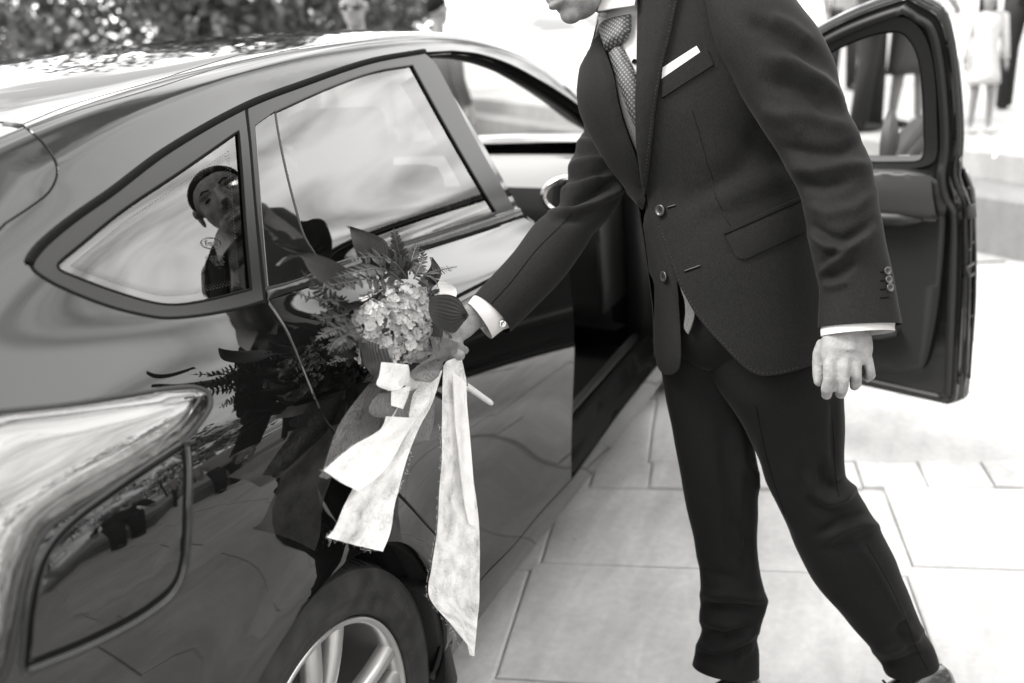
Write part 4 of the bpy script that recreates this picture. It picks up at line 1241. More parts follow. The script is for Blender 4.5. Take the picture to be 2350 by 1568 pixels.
class Tube(Surf):
    """limb or trunk whose edges are given as left/right points of the photo at a real depth;
    station = (uL, vL, uR, vR, depth, thickness ratio[, depth tilt]); a section is an ellipse of real thickness"""
    def __init__(s, st, n=80, folds=(), power=2.0, noise=0.0, seed=0.0, amp=1.2):
        s.amp = amp
        st = [tuple(q) + (0.0,) * (7 - len(q)) for q in st]
        A = lerp_path(st, n)
        PL = np.array([gat(a[0], a[1], a[4] + a[6]) for a in A]); PR = np.array([gat(a[2], a[3], a[4] - a[6]) for a in A])
        s.C = (PL + PR) / 2; s.A = (PR - PL) / 2
        T = np.gradient(s.C, axis=0); T /= np.linalg.norm(T, axis=1)[:, None]
        w = np.linalg.norm(s.A, axis=1)
        B = np.cross(s.A, T); B /= np.linalg.norm(B, axis=1)[:, None]
        sg = np.sign(np.einsum('ij,ij->i', B, CP - s.C)); B *= sg[:, None]
        s.B = B * (w * A[:, 5])[:, None]
        s.n = n; s.folds = [(np.array(f[0], float), f[1], f[2]) for f in folds]
        s.len = np.concatenate([[0], np.cumsum(np.linalg.norm(np.diff(s.C, axis=0), axis=1))])
        s.L = s.len[-1]; s.power = power; s.noise = noise; s.seed = seed
        s.VS = float(w.mean()); s.lo = -math.pi * 1.2; s.hi = math.pi * 1.2
        s.bvh = None
    def base(s, x, th):
        k = np.interp(x, s.len, np.arange(s.n)); i = np.clip(np.floor(k).astype(int), 0, s.n - 2); f = (k - i)[:, None]
        C = s.C[i] * (1 - f) + s.C[i + 1] * f; A = s.A[i] * (1 - f) + s.A[i + 1] * f; B = s.B[i] * (1 - f) + s.B[i + 1] * f
        sn, cs = np.sin(th), np.cos(th); p = 2 / s.power
        return C + A * (np.sign(sn) * np.abs(sn) ** p)[:, None] + B * (np.sign(cs) * np.abs(cs) ** p)[:, None], A, B
    def S(s, x, th):
        x = np.atleast_1d(np.asarray(x, float)); th = np.atleast_1d(np.asarray(th, float))
        P, A, B = s.base(x, th)
        if s.folds or s.noise:
            la = np.linalg.norm(A, axis=1)[:, None]; lb = np.linalg.norm(B, axis=1)[:, None]
            Nn = A / la * np.sin(th)[:, None] / la + B / lb * np.cos(th)[:, None] / lb
            Nn /= np.linalg.norm(Nn, axis=1)[:, None]
            q = proj(P); D = np.zeros(len(P))
            fac = np.clip(np.cos(th) * 1.5 + .7, 0, 1)
            for pl, amp, wd in s.folds:
                d = np.full(len(q), 1e9); tt = np.zeros(len(q)); m = len(pl) - 1
                for j in range(m):
                    a_, b_ = pl[j], pl[j + 1]; ab = b_ - a_; t = np.clip(((q - a_) @ ab) / (ab @ ab), 0, 1)
                    dd = np.linalg.norm(q - a_ - t[:, None] * ab, axis=1); up = dd < d
                    d = np.where(up, dd, d); tt = np.where(up, (j + t) / m, tt)
                D += s.amp * amp * np.exp(-(d / (wd * .92)) ** 2) * np.clip(np.sin(np.clip(tt * .86 + .07, 0, 1) * math.pi) * 1.6, 0, 1)
            P = P + Nn * (D * fac)[:, None]
            if s.noise:
                k = 2 * math.pi
                nz = (np.sin(P[:, 0] * 41 + s.seed + 3 * np.sin(P[:, 2] * 17)) * np.sin(P[:, 2] * 29 + s.seed * 1.7 + 2 * np.sin(P[:, 1] * 23)) + .5 * np.sin(P[:, 2] * 67 + P[:, 1] * 51 + s.seed))
                P = P + Nn * (nz * s.noise)[:, None]
        return P
    def SN(s, x, th, e=1.6e-2):
        x = np.atleast_1d(np.asarray(x, float)); th = np.atleast_1d(np.asarray(th, float)); x = np.clip(x, e, s.L - e)
        a = s.S(x + e, th) - s.S(x - e, th); b = s.S(x, th + e * 3) - s.S(x, th - e * 3)
        n = np.cross(b, a); n /= np.linalg.norm(n, axis=1)[:, None] + 1e-12
        c = s.base(x, th)[0]
        k = np.interp(x, s.len, np.arange(s.n)); i = np.clip(np.floor(k).astype(int), 0, s.n - 2)
        flip = np.einsum('ij,ij->i', n, c - s.C[i]) < 0
        n[flip] *= -1
        return n
    def grid(s, nx, nt, x0=0.0, x1=None, t0=-math.pi, t1=math.pi, lift=0.0):
        x1 = s.L if x1 is None else x1
        full = abs(t1 - t0 - 2 * math.pi) < 1e-6
        xs = np.linspace(x0, x1, nx); ts = np.linspace(t0, t1, nt, endpoint=not full)
        X, T = np.meshgrid(xs, ts, indexing='ij')
        P = s.S(X.ravel(), T.ravel())
        if lift: P = P + s.SN(X.ravel(), T.ravel()) * lift
        Fc = []
        for i in range(nx - 1):
            for j in range(nt if full else nt - 1):
                j2 = (j + 1) % nt; Fc.append((i * nt + j, (i + 1) * nt + j, (i + 1) * nt + j2, i * nt + j2))
        return P, Fc
    def prep(s):
        s.gx = np.linspace(0, s.L, 110); s.gt = np.linspace(-math.pi * .62, math.pi * .62, 130)
        X, T = np.meshgrid(s.gx, s.gt, indexing='ij'); P = s.S(X.ravel(), T.ravel()); m = len(s.gt)
        Fc = [(i * m + j, i * m + j + 1, (i + 1) * m + j + 1, (i + 1) * m + j) for i in range(len(s.gx) - 1) for j in range(m - 1)]
        s.bvh = BVHTree.FromPolygons([tuple(p) for p in P], Fc)
        s.qp = proj(P); s.GX = X.ravel(); s.GT = T.ravel()
    def uv(s, u, v):
        """photo point -> (x, theta): ray cast, or the nearest point of the front half when the ray misses"""
        if s.bvh is None: s.prep()
        d = ray(u, v); d = d / np.linalg.norm(d)
        loc, nor, idx, dist = s.bvh.ray_cast(Vector(CP), Vector(d))
        m = len(s.gt)
        if idx is None:
            k = int(np.argmin(np.linalg.norm(s.qp - np.array([u, v]), axis=1)))
            return (float(s.GX[k]), float(np.clip(s.GT[k], -math.pi / 2, math.pi / 2)))
        i, j = divmod(idx, m - 1); x, t = (s.gx[i] + s.gx[i + 1]) / 2, (s.gt[j] + s.gt[j + 1]) / 2; L = np.array(loc)
        for _ in range(3):
            e = 1e-3; q3 = s.S(np.array([x, x + e, x]), np.array([t, t, t + e])); p = q3[0]
            J = np.stack([(q3[1] - p) / e, (q3[2] - p) / e], 1); dd, *_r = np.linalg.lstsq(J, L - p, rcond=None)
            x = float(np.clip(x + dd[0], 0, s.L)); t = float(t + dd[1])
        return (x, t)
    def loop(s, pts, step=10, closed=True): return [s.uv(p[0], p[1]) for p in smooth_path(pts, step, closed)]
def tube_obj(name, tb, nx, nt, mat, parent, cap=False, thick=.0025, lift=0.0):
    P, Fc = tb.grid(nx, nt, lift=lift)
    o = mesh_obj(name, P, [f[::-1] for f in Fc], mat, parent)
    bm = bmesh.new(); bm.from_mesh(o.data); bmesh.ops.recalc_face_normals(bm, faces=bm.faces[:]); bm.to_mesh(o.data); bm.free()
    return o
def patch(name, tb, pts, mat, parent, lift=.003, step=.012, holes=(), bulge=None, flange=.003, px=10, gap=0.0):
    L = tb.loop(pts, px)
    V, Fc, N = panel_data(L, [tb.loop(h, px) for h in holes], step=step, gap=gap, flange=flange, bulge=bulge, lift=lift, sf=tb)
    return mesh_obj(name, V, Fc, mat, parent, True, N)
def on(tb, u, v, lift=0.0):
    q = tb.uv(u, v); return tb.S(*q)[0] + tb.SN(*q)[0] * lift, tb.SN(*q)[0]
def seam(name, tb, pts, mat, parent, rad=.0012, lift=0.0, px=8):
    P = [on(tb, p[0], p[1], lift)[0] for p in smooth_path(pts, px, False)]
    mb = MB(); mb.tube(P, rad, 5); return mb.build(name, mat, parent)
def stitches(name, tb, pts, mat, parent, lift=.001, gap=9, ln=.0022, inset=0):
    mb = MB()
    for p in smooth_path(pts, gap, False):
        P, N = on(tb, p[0], p[1], lift); mb.ball(P, .00045, .00045, .0008, 5, 4)
    o = mb.build(name, mat, parent); o['kind'] = 'stuff'; return o
def button(name, P, N, rad, mat, parent, tilt=None):
    N = Vector(N).normalized(); a = N.orthogonal().normalized(); b = N.cross(a)
    V = []; Fc = []; prof = [(0, .0012), (.55, .0010), (.68, .0022), (.85, .0026), (.98, .0018), (1.0, .0004), (.9, -.0006)]
    n = 26
    for r_, h in prof:
        for k in range(n):
            t = 2 * math.pi * k / n; V.append(Vector(P) + a * (rad * r_ * math.cos(t)) + b * (rad * r_ * math.sin(t)) + N * h * rad / .0105)
    for i in range(len(prof) - 1):
        for k in range(n): Fc.append((i * n + k, i * n + (k + 1) % n, (i + 1) * n + (k + 1) % n, (i + 1) * n + k))
    o = mesh_obj(name, V, Fc, mat, parent)
    mb = MB()
    for sx, sy in ((1, 1), (1, -1), (-1, 1), (-1, -1)):
        mb.ball(Vector(P) + a * (sx * rad * .2) + b * (sy * rad * .2) + N * .0016 * rad / .0105, rad * .11, nu=6, nv=4)
    mb.build('button_holes', M['thread_dark'], o)
    return o

# ---- trunk (under everything) and the garments laid on it
TR = Tube([
 (1440, -120, 1660, -150, 1.84, .62), (1404, -50, 1790, -60, 1.84, .62), (1386, 40, 1808, 40, 1.84, .66), (1360, 140, 1822, 140, 1.84, .70),
 (1352, 240, 1838, 240, 1.84, .72), (1396, 340, 1852, 340, 1.84, .74), (1468, 440, 1864, 440, 1.84, .80), (1486, 520, 1870, 520, 1.84, .82),
 (1500, 620, 1884, 620, 1.84, .82), (1512, 720, 1896, 720, 1.845, .80), (1514, 800, 1900, 800, 1.85, .78), (1518, 880, 1902, 880, 1.86, .76)], 90,
 folds=[([(1640, 470), (1720, 440), (1800, 400)], .006, 26), ([(1560, 470), (1640, 430), (1730, 350)], -.006, 30), ([(1600, 520), (1690, 470), (1800, 430)], -.004, 22),
        ([(1700, 300), (1760, 340), (1810, 390)], -.012, 40), ([(1560, 240), (1620, 300), (1660, 400)], .004, 50)], power=2.15)
# the figure's body: one continuous skin (head, neck, limbs, hands), mostly under the clothes
G0 = onz(1830, 1480, 0)
GROOM = empty('person', (float(G0[0]), float(G0[1]), 0))
tag(GROOM, 'man in a dark charcoal suit and dotted tie reaching to the bouquet', 'person')
CL, CUP, CTO = -CR, CU, -CF             # image left, image up, towards the camera

JK = patch('jacket', TR, [(1474, -40, 1), (1471, 60), (1469, 160), (1469, 260), (1474, 330), (1486, 395), (1497, 444), (1500, 466), (1510, 495), (1524, 528), (1536, 558), (1549, 597), (1562, 640), (1579, 675), (1600, 715), (1625, 750), (1652, 782), (1690, 824), (1718, 848), (1745, 858), (1785, 855), (1825, 845), (1880, 826, 1), (1897, 700, 1), (1868, 460), (1842, 250), (1812, 0), (1795, -60, 1), (1640, -90), (1540, -70)],
           M['suit'], GROOM, lift=.012, step=.014, flange=.004)
patch('jacket_front', TR, [(1497, 450, 1), (1488, 490), (1485, 525), (1489, 562), (1498, 620), (1509, 648), (1512, 705), (1513, 790), (1517, 838), (1526, 854), (1541, 859), (1556, 853), (1565, 836), (1566, 775), (1562, 700), (1558, 640), (1553, 602), (1542, 560), (1520, 505)], M['suit'], JK, lift=.007, step=.012, bulge=(.004, .02))
# right front under its lapel, up to the shoulder
patch('jacket_front', TR, [(1392, 60, 1), (1404, 130), (1421, 183), (1430, 232), (1442, 275), (1458, 318), (1475, 362), (1490, 420), (1498, 458), (1488, 478), (1462, 440), (1425, 388), (1380, 312), (1353, 256), (1348, 200), (1362, 135), (1376, 60, 1)], M['suit'], JK, lift=.006, step=.012)
# back and far side of the jacket
ex = TR.uv(1700, 846)[0]
P, Fc = TR.grid(60, 50, 0.0, ex, math.pi * .44, math.pi * 1.5, .010)
o = mesh_obj('jacket_back', P, [f[::-1] for f in Fc], M['suit'], JK)
# trunk core in the trouser cloth (closes the inside)
tube_obj('waistband', Tube([(1530, 640, 1880, 640, 1.84, .70), (1522, 760, 1896, 760, 1.845, .72), (1540, 800, 1890, 800, 1.85, .60), (1580, 815, 1850, 815, 1.86, .4)], 20), 24, 48, M['suit_dark'], GROOM)
# shirt, waistcoat, tie
shirt = patch('shirt', TR, [(1398, 40, 1), (1420, -30), (1480, -50, 1), (1476, 60), (1474, 200), (1474, 280), (1450, 240), (1425, 180), (1404, 120)], M['shirt'], GROOM, lift=.004, step=.012)
patch('shirt_collar', TR, [(1422, -40, 1), (1416, 10), (1409, 48, 1), (1440, 44), (1472, 40, 1), (1480, -40, 1), (1450, -60)], M['shirt'], shirt, lift=.040, step=.01)
patch('shirt_collar', TR, [(1384, 43, 1), (1407, 50, 1), (1399, 62), (1394, 78), (1391, 90, 1), (1386, 66)], M['shirt'], shirt, lift=.010, step=.01)
mb = MB(); P_, N_ = on(TR, 1459, 145, .007); button('shirt_button', P_, N_, .0045, M['thread_dark'], shirt)
patch('waistcoat', TR, [(1416, 175, 1), (1426, 225), (1438, 272), (1454, 316), (1474, 364), (1492, 424), (1499, 462, 1), (1497, 430), (1484, 380), (1478, 330), (1474, 280, 1), (1456, 258), (1440, 228), (1428, 196)], M['waistcoat'], GROOM, lift=.007, step=.012)
patch('waistcoat_point', TR, [(1550, 598, 1), (1562, 640), (1575, 668), (1590, 690), (1594, 720), (1588, 745), (1580, 766, 1), (1572, 752), (1575, 720), (1573, 690), (1562, 655)], M['waistcoat'], GROOM, lift=.003, step=.012)
def tie_mat():
    m, n, l, out = new_mat('dotted_tie')
    b = n.new('ShaderNodeBsdfPrincipled'); b.inputs['Roughness'].default_value = .6
    at_ = n.new('ShaderNodeAttribute'); at_.attribute_name = 'tie_uv'
    mp = n.new('ShaderNodeMapping'); mp.inputs['Rotation'].default_value = (0, 0, R(8)); mp.inputs['Scale'].default_value = (240, 240, 1)
    l.new(at_.outputs['Vector'], mp.inputs[0])
    sx = n.new('ShaderNodeSeparateXYZ'); l.new(mp.outputs[0], sx.inputs[0])
    def fn(op, a, c=None):
        q = n.new('ShaderNodeMath'); q.operation = op; l.new(a, q.inputs[0])
        if c is not None:
            if isinstance(c, (int, float)): q.inputs[1].default_value = c
            else: l.new(c, q.inputs[1])
        return q.outputs[0]
    a = fn('MULTIPLY', fn('SINE', fn('MULTIPLY', sx.outputs['X'], math.pi)), fn('SINE', fn('MULTIPLY', sx.outputs['Y'], math.pi)))
    st = fn('GREATER_THAN', a, -.25)
    mr = n.new('ShaderNodeMapRange'); mr.inputs['To Min'].default_value = .08; mr.inputs['To Max'].default_value = .006; l.new(st, mr.inputs['Value'])
    cc = n.new('ShaderNodeCombineColor')
    for k in range(3): l.new(mr.outputs[0], cc.inputs[k])
    l.new(cc.outputs[0], b.inputs['Base Color']); l.new(b.outputs[0], out.inputs['Surface'])
    return m
M['tie'] = tie_mat()
def add_uv(o, origin, ax, ay):
    me = o.data; at_ = me.attributes.new('tie_uv', 'FLOAT_VECTOR', 'POINT')
    V = np.array([v.co for v in me.vertices]); 
    d = np.stack([(V - origin) @ ax, (V - origin) @ ay, np.zeros(len(V))], 1)
    at_.data.foreach_set('vector', d.ravel())
to_, tn_ = on(TR, 1425, 100); tx_ = on(TR, 1450, 94)[0] - to_; tx_ /= np.linalg.norm(tx_); ty_ = np.cross(tn_, tx_)
blade = patch('tie', TR, [(1402, 120, 1), (1431, 106, 1), (1448, 141), (1467, 186), (1474, 215), (1474, 300, 1), (1468, 296), (1453, 270), (1438, 229), (1420, 180), (1409, 145)], M['tie'], GROOM, lift=.009, step=.007, bulge=(.006, .014))
knot = patch('knot', TR, [(1414, 51), (1456, 42, 1), (1455, 78), (1446, 98), (1432, 108), (1401, 124, 1), (1395, 98), (1392, 76), (1399, 61)], M['tie'], blade, lift=.014, step=.006, bulge=(.012, .018))
add_uv(blade, to_, tx_, ty_); add_uv(knot, to_ + tx_ * .0013, (tx_ + ty_ * .25) / 1.03, (ty_ - tx_ * .25) / 1.03)
# lapels
lapR = [(1392, 80, 1), (1397, 112), (1404, 131), (1420, 183), (1429, 232), (1441, 275), (1456, 316), (1473, 360), (1486, 404), (1497, 455, 1), (1492, 480, 1), (1467, 442), (1427, 387), (1379, 308), (1356, 257), (1347, 222), (1346, 195), (1350, 170), (1363, 140), (1380, 105)]
lapL = [(1474, -40, 1), (1471, 60), (1469, 160), (1469, 260), (1474, 330), (1486, 392), (1498, 446, 1), (1500, 425), (1502, 386), (1506, 307), (1510, 254), (1516, 205), (1524, 156), (1538, 98), (1551, 33), (1560, -5), (1568, -50, 1), (1520, -80)]
patch('lapel', TR, lapR, M['suit'], JK, lift=.016, step=.008, bulge=(.008, .022), px=6)
patch('lapel', TR, lapL, M['suit'], JK, lift=.021, step=.008, bulge=(.006, .018), px=6)
stitches('edge_stitching', TR, [(1555, 5), (1548, 33), (1535, 98), (1521, 156), (1513, 205), (1507, 254), (1503, 307), (1499, 386)], M['stitch'], JK, .0275, 8)
stitches('edge_stitching', TR, [(1503, 470), (1514, 495), (1528, 528), (1540, 558), (1553, 597), (1583, 675), (1629, 748), (1656, 779), (1693, 820), (1720, 843), (1746, 853), (1785, 850), (1820, 841)], M['stitch'], JK, .0125, 9)
# breast pocket, pocket square, flap, dart, buttons, buttonholes
patch('breast_pocket', TR, [(1521, 188, 1), (1617, 121, 1), (1632, 157, 1), (1524, 226, 1)], M['suit'], JK, lift=.016, step=.01, px=12)
ps = patch('pocket_square', TR, [(1523, 163, 1), (1596, 115, 1), (1605, 131, 1), (1521, 190, 1)], M['shirt'], GROOM, lift=.0145, step=.01, px=12)
seam('pocket_seam', TR, [(1524, 227), (1580, 190), (1634, 156)], M['thread_dark'], JK, .0013, .013)
patch('pocket_flap', TR, [(1664, 541, 1), (1750, 500), (1850, 452, 1), (1856, 523, 1), (1780, 561), (1716, 592), (1700, 596), (1687, 588), (1674, 562)], M['suit'], JK, lift=.016, step=.012, bulge=(.002, .008))
patch('pocket_jetting', TR, [(1660, 533, 1), (1750, 492), (1850, 444, 1), (1850, 451, 1), (1750, 499), (1663, 540, 1)], M['suit'], JK, lift=.0145, step=.012, bulge=(.0015, .003))
seam('pocket_seam', TR, [(1662, 541), (1750, 500), (1848, 452)], M['thread_dark'], JK, .0012, .0165)
seam('dart_seam', TR, [(1588, 256), (1612, 330), (1640, 430), (1660, 490), (1675, 522)], M['thread_dark'], JK, .00045, .0121)
for (u, v, r_, lf) in ((1528, 483, .0105, .016), (1537, 633, .0100, .0145)):
    P_, N_ = on(TR, u, v, lf); button('button', P_, N_ if u < 1530 else N_ + CL * .5, r_, M['button'], JK)
for pts, lf in (([(1579, 623), (1595, 617), (1611, 611)], .0125), ([(1516, 32), (1527, 34), (1539, 36)], .0245), ([(1541, 478), (1550, 475), (1557, 473)], .0125)):
    seam('buttonhole', TR, pts, M['thread_dark'], JK, .0018, lf); seam('buttonhole', TR, [(p[0], p[1] - 2) for p in pts], M['stitch'], JK, .0009, lf + .001)

# ---- sleeves
SL = Tube([(1600, -95, 1700, -130, 1.76, .6), (1612, -40, 1780, -40, 1.73, .72), (1622, 30, 1832, 30, 1.71, .78), (1642, 100, 1880, 96, 1.695, .80), (1690, 190, 1915, 165, 1.68, .80),
           (1750, 290, 1932, 245, 1.665, .80), (1800, 370, 1970, 314, 1.655, .80), (1836, 440, 1998, 395, 1.645, .82), (1848, 485, 2011, 465, 1.64, .84), (1857, 545, 2023, 530, 1.63, .86),
           (1872, 610, 2037, 600, 1.625, .86), (1882, 665, 2051, 665, 1.62, .82), (1880, 752, 2065, 746, 1.615, .78)], 90,
 folds=[([(1715, 45), (1760, 66), (1820, 100), (1885, 150)], -.010, 22), ([(1760, 40), (1810, 60), (1865, 105)], .007, 18), ([(1760, 130), (1828, 152), (1880, 188), (1932, 240)], .011, 20),
        ([(1760, 185), (1820, 200), (1870, 222), (1905, 262)], -.010, 20), ([(1790, 260), (1860, 268), (1940, 292)], .007, 20), ([(1745, 250), (1800, 275), (1850, 312)], .005, 20),
        ([(1800, 340), (1860, 352), (1930, 352), (1970, 330)], -.008, 16), ([(1815, 385), (1870, 392), (1935, 380), (1990, 380)], .008, 16), ([(1835, 425), (1890, 432), (1950, 415)], -.008, 14),
        ([(1850, 470), (1900, 490), (1960, 480), (2005, 440)], .006, 16), ([(1855, 515), (1900, 545), (1935, 552), (1975, 535), (2000, 510)], -.010, 13), ([(1858, 540), (1900, 566), (1933, 574), (1965, 562), (1998, 528)], .009, 12),
        ([(1880, 630), (1910, 605), (1940, 588), (1985, 540)], .008, 11), ([(1885, 615), (1900, 590), (1925, 575)], -.006, 10), ([(1890, 640), (1925, 630), (1960, 600)], -.007, 11), ([(1888, 656), (1915, 656), (1945, 648)], .006, 9)], power=2.1, noise=.0006)
sl = tube_obj('sleeve', SL, 150, 96, M['suit'], JK)
SR = Tube([(1362, 130, 1460, 170, 1.97, .8), (1347, 205, 1445, 235, 1.95, .8), (1343, 285, 1442, 330, 1.92, .84), (1322, 335, 1440, 398, 1.89, .86), (1308, 375, 1432, 444, 1.865, .86), (1294, 440, 1402, 494, 1.83, .86),
           (1264, 489, 1366, 527, 1.79, .88), (1225, 526, 1340, 566, 1.765, .88), (1176, 590, 1290, 634, 1.73, .88), (1130, 638, 1228, 702, 1.70, .86), (1086, 683, 1170, 760, 1.675, .84)], 80,
 folds=[([(1345, 262), (1360, 272), (1390, 285)], -.008, 7), ([(1343, 285), (1365, 297), (1395, 302)], .008, 7), ([(1338, 300), (1365, 312), (1400, 316)], -.008, 7), ([(1328, 326), (1360, 330), (1410, 338)], .008, 9),
        ([(1315, 352), (1350, 352), (1400, 362)], -.008, 10), ([(1308, 385), (1345, 372), (1395, 362), (1425, 350)], .010, 12), ([(1302, 412), (1345, 402), (1400, 392)], -.009, 10), ([(1290, 445), (1330, 430), (1385, 405)], .010, 11),
        ([(1275, 470), (1320, 460), (1370, 440), (1410, 415)], -.013, 9), ([(1266, 487), (1316, 489), (1360, 474), (1400, 450), (1425, 432)], .013, 9), ([(1262, 497), (1300, 505), (1350, 498)], -.006, 12)], power=2.1, noise=.0005)
sr = tube_obj('sleeve', SR, 140, 84, M['suit'], JK)
yk = [SR.C[4], SR.C[1], gat(1428, 108, 1.93), gat(1466, 10, 1.92), gat(1520, -60, 1.88), gat(1600, -80, 1.84), gat(1680, -50, 1.76)]
mb = MB(); mb.tube(yk, [.036, .040, .040, .05, .066, .074, .066], 20); mb.build('jacket_yoke', M['suit'], JK)
seam('sleeve_seam', SR, [(1312, 492), (1290, 515), (1230, 575), (1175, 645), (1128, 697)], M['thread_dark'], JK, .0009, .0)
seam('armhole_seam', TR, [(1622, -30), (1626, 50), (1641, 100), (1668, 148)], M['thread_dark'], JK, .0016, .0125)
for (u, v) in ((2034, 623), (2037, 643), (2040, 661)):
    P_, N_ = on(SL, u, v, .0025); button('sleeve_button', P_, N_ * .6 + CTO * .5, .0066, M['button'], JK)
for k, v in enumerate((624, 644, 664, 683)):
    seam('buttonhole', SL, [(2020, v + 1), (2030, v), (2040 if k == 3 else 2031, v - 1)], M['thread_dark'], JK, .0011, .0006)

# ---- cuffs
cf = Tube([(1886, 735, 2054, 730, 1.615, .74), (1885, 757, 2050, 752, 1.613, .76), (1886, 771, 2051, 762, 1.612, .76)], 12)
tube_obj('shirt_cuff', cf, 8, 60, M['shirt'], shirt)
cf2 = Tube([(1100, 670, 1178, 745, 1.685, .80), (1086, 682, 1160, 752, 1.674, .82), (1072, 698, 1129, 777, 1.664, .84)], 14)
tube_obj('shirt_cuff', cf2, 10, 60, M['shirt'], shirt)
P_, N_ = on(cf2, 1152, 741, .003); button('cufflink', P_, N_, .007, M['chrome'], shirt)

# ---- trousers
LR = Tube([(1516, 740, 1740, 740, 1.88, .72), (1515, 800, 1730, 800, 1.88, .75), (1520, 869, 1710, 880, 1.885, .75), (1532, 934, 1712, 950, 1.89, .76), (1555, 1054, 1736, 1060, 1.90, .78), (1575, 1164, 1738, 1164, 1.915, .80), (1588, 1220, 1736, 1224, 1.925, .82),
           (1601, 1290, 1741, 1300, 1.935, .84), (1609, 1360, 1758, 1378, 1.945, .84), (1605, 1424, 1749, 1414, 1.95, .86), (1611, 1455, 1736, 1460, 1.955, .88), (1598, 1494, 1740, 1492, 1.955, .92), (1590, 1530, 1741, 1545, 1.955, 1.0)], 80,
 folds=[([(1690, 960), (1705, 1040), (1695, 1150), (1700, 1260)], .006, 16), ([(1660, 1000), (1672, 1150), (1680, 1300)], -.006, 16), ([(1705, 1060), (1730, 1090), (1734, 1130)], .006, 12), ([(1690, 1200), (1715, 1240), (1712, 1300)], -.008, 12),
        ([(1612, 1366), (1680, 1362), (1755, 1378)], .010, 12), ([(1610, 1390), (1660, 1395), (1740, 1400)], -.012, 11), ([(1612, 1425), (1660, 1432), (1700, 1440)], .008, 10), ([(1620, 1450), (1660, 1462), (1720, 1440)], -.011, 9),
        ([(1600, 1480), (1640, 1490), (1690, 1475), (1735, 1450)], .010, 10), ([(1600, 1505), (1650, 1516), (1700, 1500)], -.009, 10), ([(1690, 1545), (1700, 1510), (1725, 1480)], .008, 8), ([(1606, 1300), (1640, 1320), (1700, 1330)], -.005, 14)], noise=.0006, power=2.1)
trs = tube_obj('trousers', LR, 150, 80, M['suit_dark'], GROOM)
LL = Tube([(1580, 720, 1900, 720, 1.83, .62), (1600, 790, 1915, 790, 1.83, .66), (1640, 880, 1932, 900, 1.83, .68), (1700, 969, 1935, 984, 1.835, .74), (1742, 1055, 1937, 1078, 1.845, .80), (1768, 1125, 1966, 1125, 1.855, .82), (1800, 1190, 2000, 1182, 1.865, .82), (1829, 1262, 2041, 1255, 1.88, .82),
           (1868, 1337, 2070, 1325, 1.895, .80), (1912, 1386, 2098, 1395, 1.91, .82), (1957, 1440, 2116, 1442, 1.92, .84), (1997, 1486, 2139, 1478, 1.93, .88), (2034, 1548, 2150, 1516, 1.935, .95)], 80,
 folds=[([(1915, 900), (1912, 1000), (1915, 1070)], -.006, 9), ([(1850, 1090), (1862, 1130), (1900, 1155), (1935, 1140), (1962, 1108)], .014, 13), ([(1880, 1060), (1890, 1105), (1920, 1125), (1950, 1100)], -.013, 13), ([(1840, 1060), (1845, 1110), (1870, 1160), (1930, 1185)], -.008, 14),
        ([(1890, 1240), (1930, 1215), (1975, 1200), (2018, 1208)], .011, 11), ([(1880, 1225), (1930, 1196), (1985, 1178)], -.010, 10), ([(1900, 1260), (1960, 1250), (2010, 1230)], -.008, 12), ([(1960, 1240), (2000, 1290), (2060, 1400), (2110, 1480)], .005, 8),
        ([(2080, 1420), (2060, 1450), (2100, 1500)], -.008, 10), ([(2000, 1500), (2050, 1490), (2090, 1470), (2115, 1445)], .009, 11), ([(2010, 1525), (2060, 1520), (2120, 1500)], -.009, 10), ([(1740, 1000), (1765, 1100), (1830, 1230)], .005, 10)], noise=.0006, power=2.1, amp=.85)
tube_obj('trouser_leg', LL, 150, 84, M['suit_dark'], trs)
seam('crease_seam', LL, [(1905, 920), (1913, 1000), (1917, 1080), (1925, 1140)], M['thread_dark'], trs, .0008, .0)
seam('crease_seam', LL, [(1990, 1250), (2030, 1320), (2070, 1400), (2100, 1480), (2130, 1540)], M['thread_dark'], trs, .0008, .0)
seam('pocket_seam', LL, [(1735, 930), (1748, 1000), (1768, 1080), (1800, 1180)], M['thread_dark'], trs, .0008, .0)

# ---- body skin: head, neck, hands; remeshed to one surface
def head_frame():
    p, y = R(25), R(24)
    fwd = (CL * math.cos(y) + CTO * math.sin(y)) * math.cos(p) - CUP * math.sin(p)
    side = CTO * math.cos(y) - CL * math.sin(y)            # his left ear, towards the camera
    up = np.cross(side, fwd); up *= np.sign(up @ CUP)
    return fwd / np.linalg.norm(fwd), side / np.linalg.norm(side), up / np.linalg.norm(up)
HF, HS, HU = head_frame()
chin_l = np.array([.078, 0, -.122])
HO = gat(1312, 52, 1.755) - (HF * chin_l[0] + HU * chin_l[2])
def hp_(x, y, z): return HO + HF * x + HS * y + HU * z
hrot = Matrix(((HF[0], HS[0], HU[0]), (HF[1], HS[1], HU[1]), (HF[2], HS[2], HU[2])))
SK = MB()
def hb(x, y, z, rx, ry, rz): SK.ball(hp_(x, y, z), rx, ry, rz, 26, 18, hrot)
hb(-.012, 0, .035, .098, .076, .088)          # cranium
hb(.028, 0, -.02, .068, .064, .088)           # face
hb(.045, 0, -.078, .046, .050, .046)          # jaw
hb(.070, 0, -.106, .021, .024, .019)          # chin
hb(.088, 0, -.070, .017, .028, .011); hb(.090, 0, -.083, .016, .024, .009)     # lips
hb(.074, .028, .026, .018, .026, .012); hb(.074, -.028, .026, .018, .026, .012)  # brows
hb(.054, .034, -.026, .028, .026, .030); hb(.054, -.034, -.026, .028, .026, .030)  # cheeks
SK.tube([hp_(.088, 0, .022), hp_(.104, 0, -.010), hp_(.116, 0, -.034)], [.009, .012, .014], 10)
hb(.102, .012, -.040, .011, .008, .008); hb(.102, -.012, -.040, .011, .008, .008)
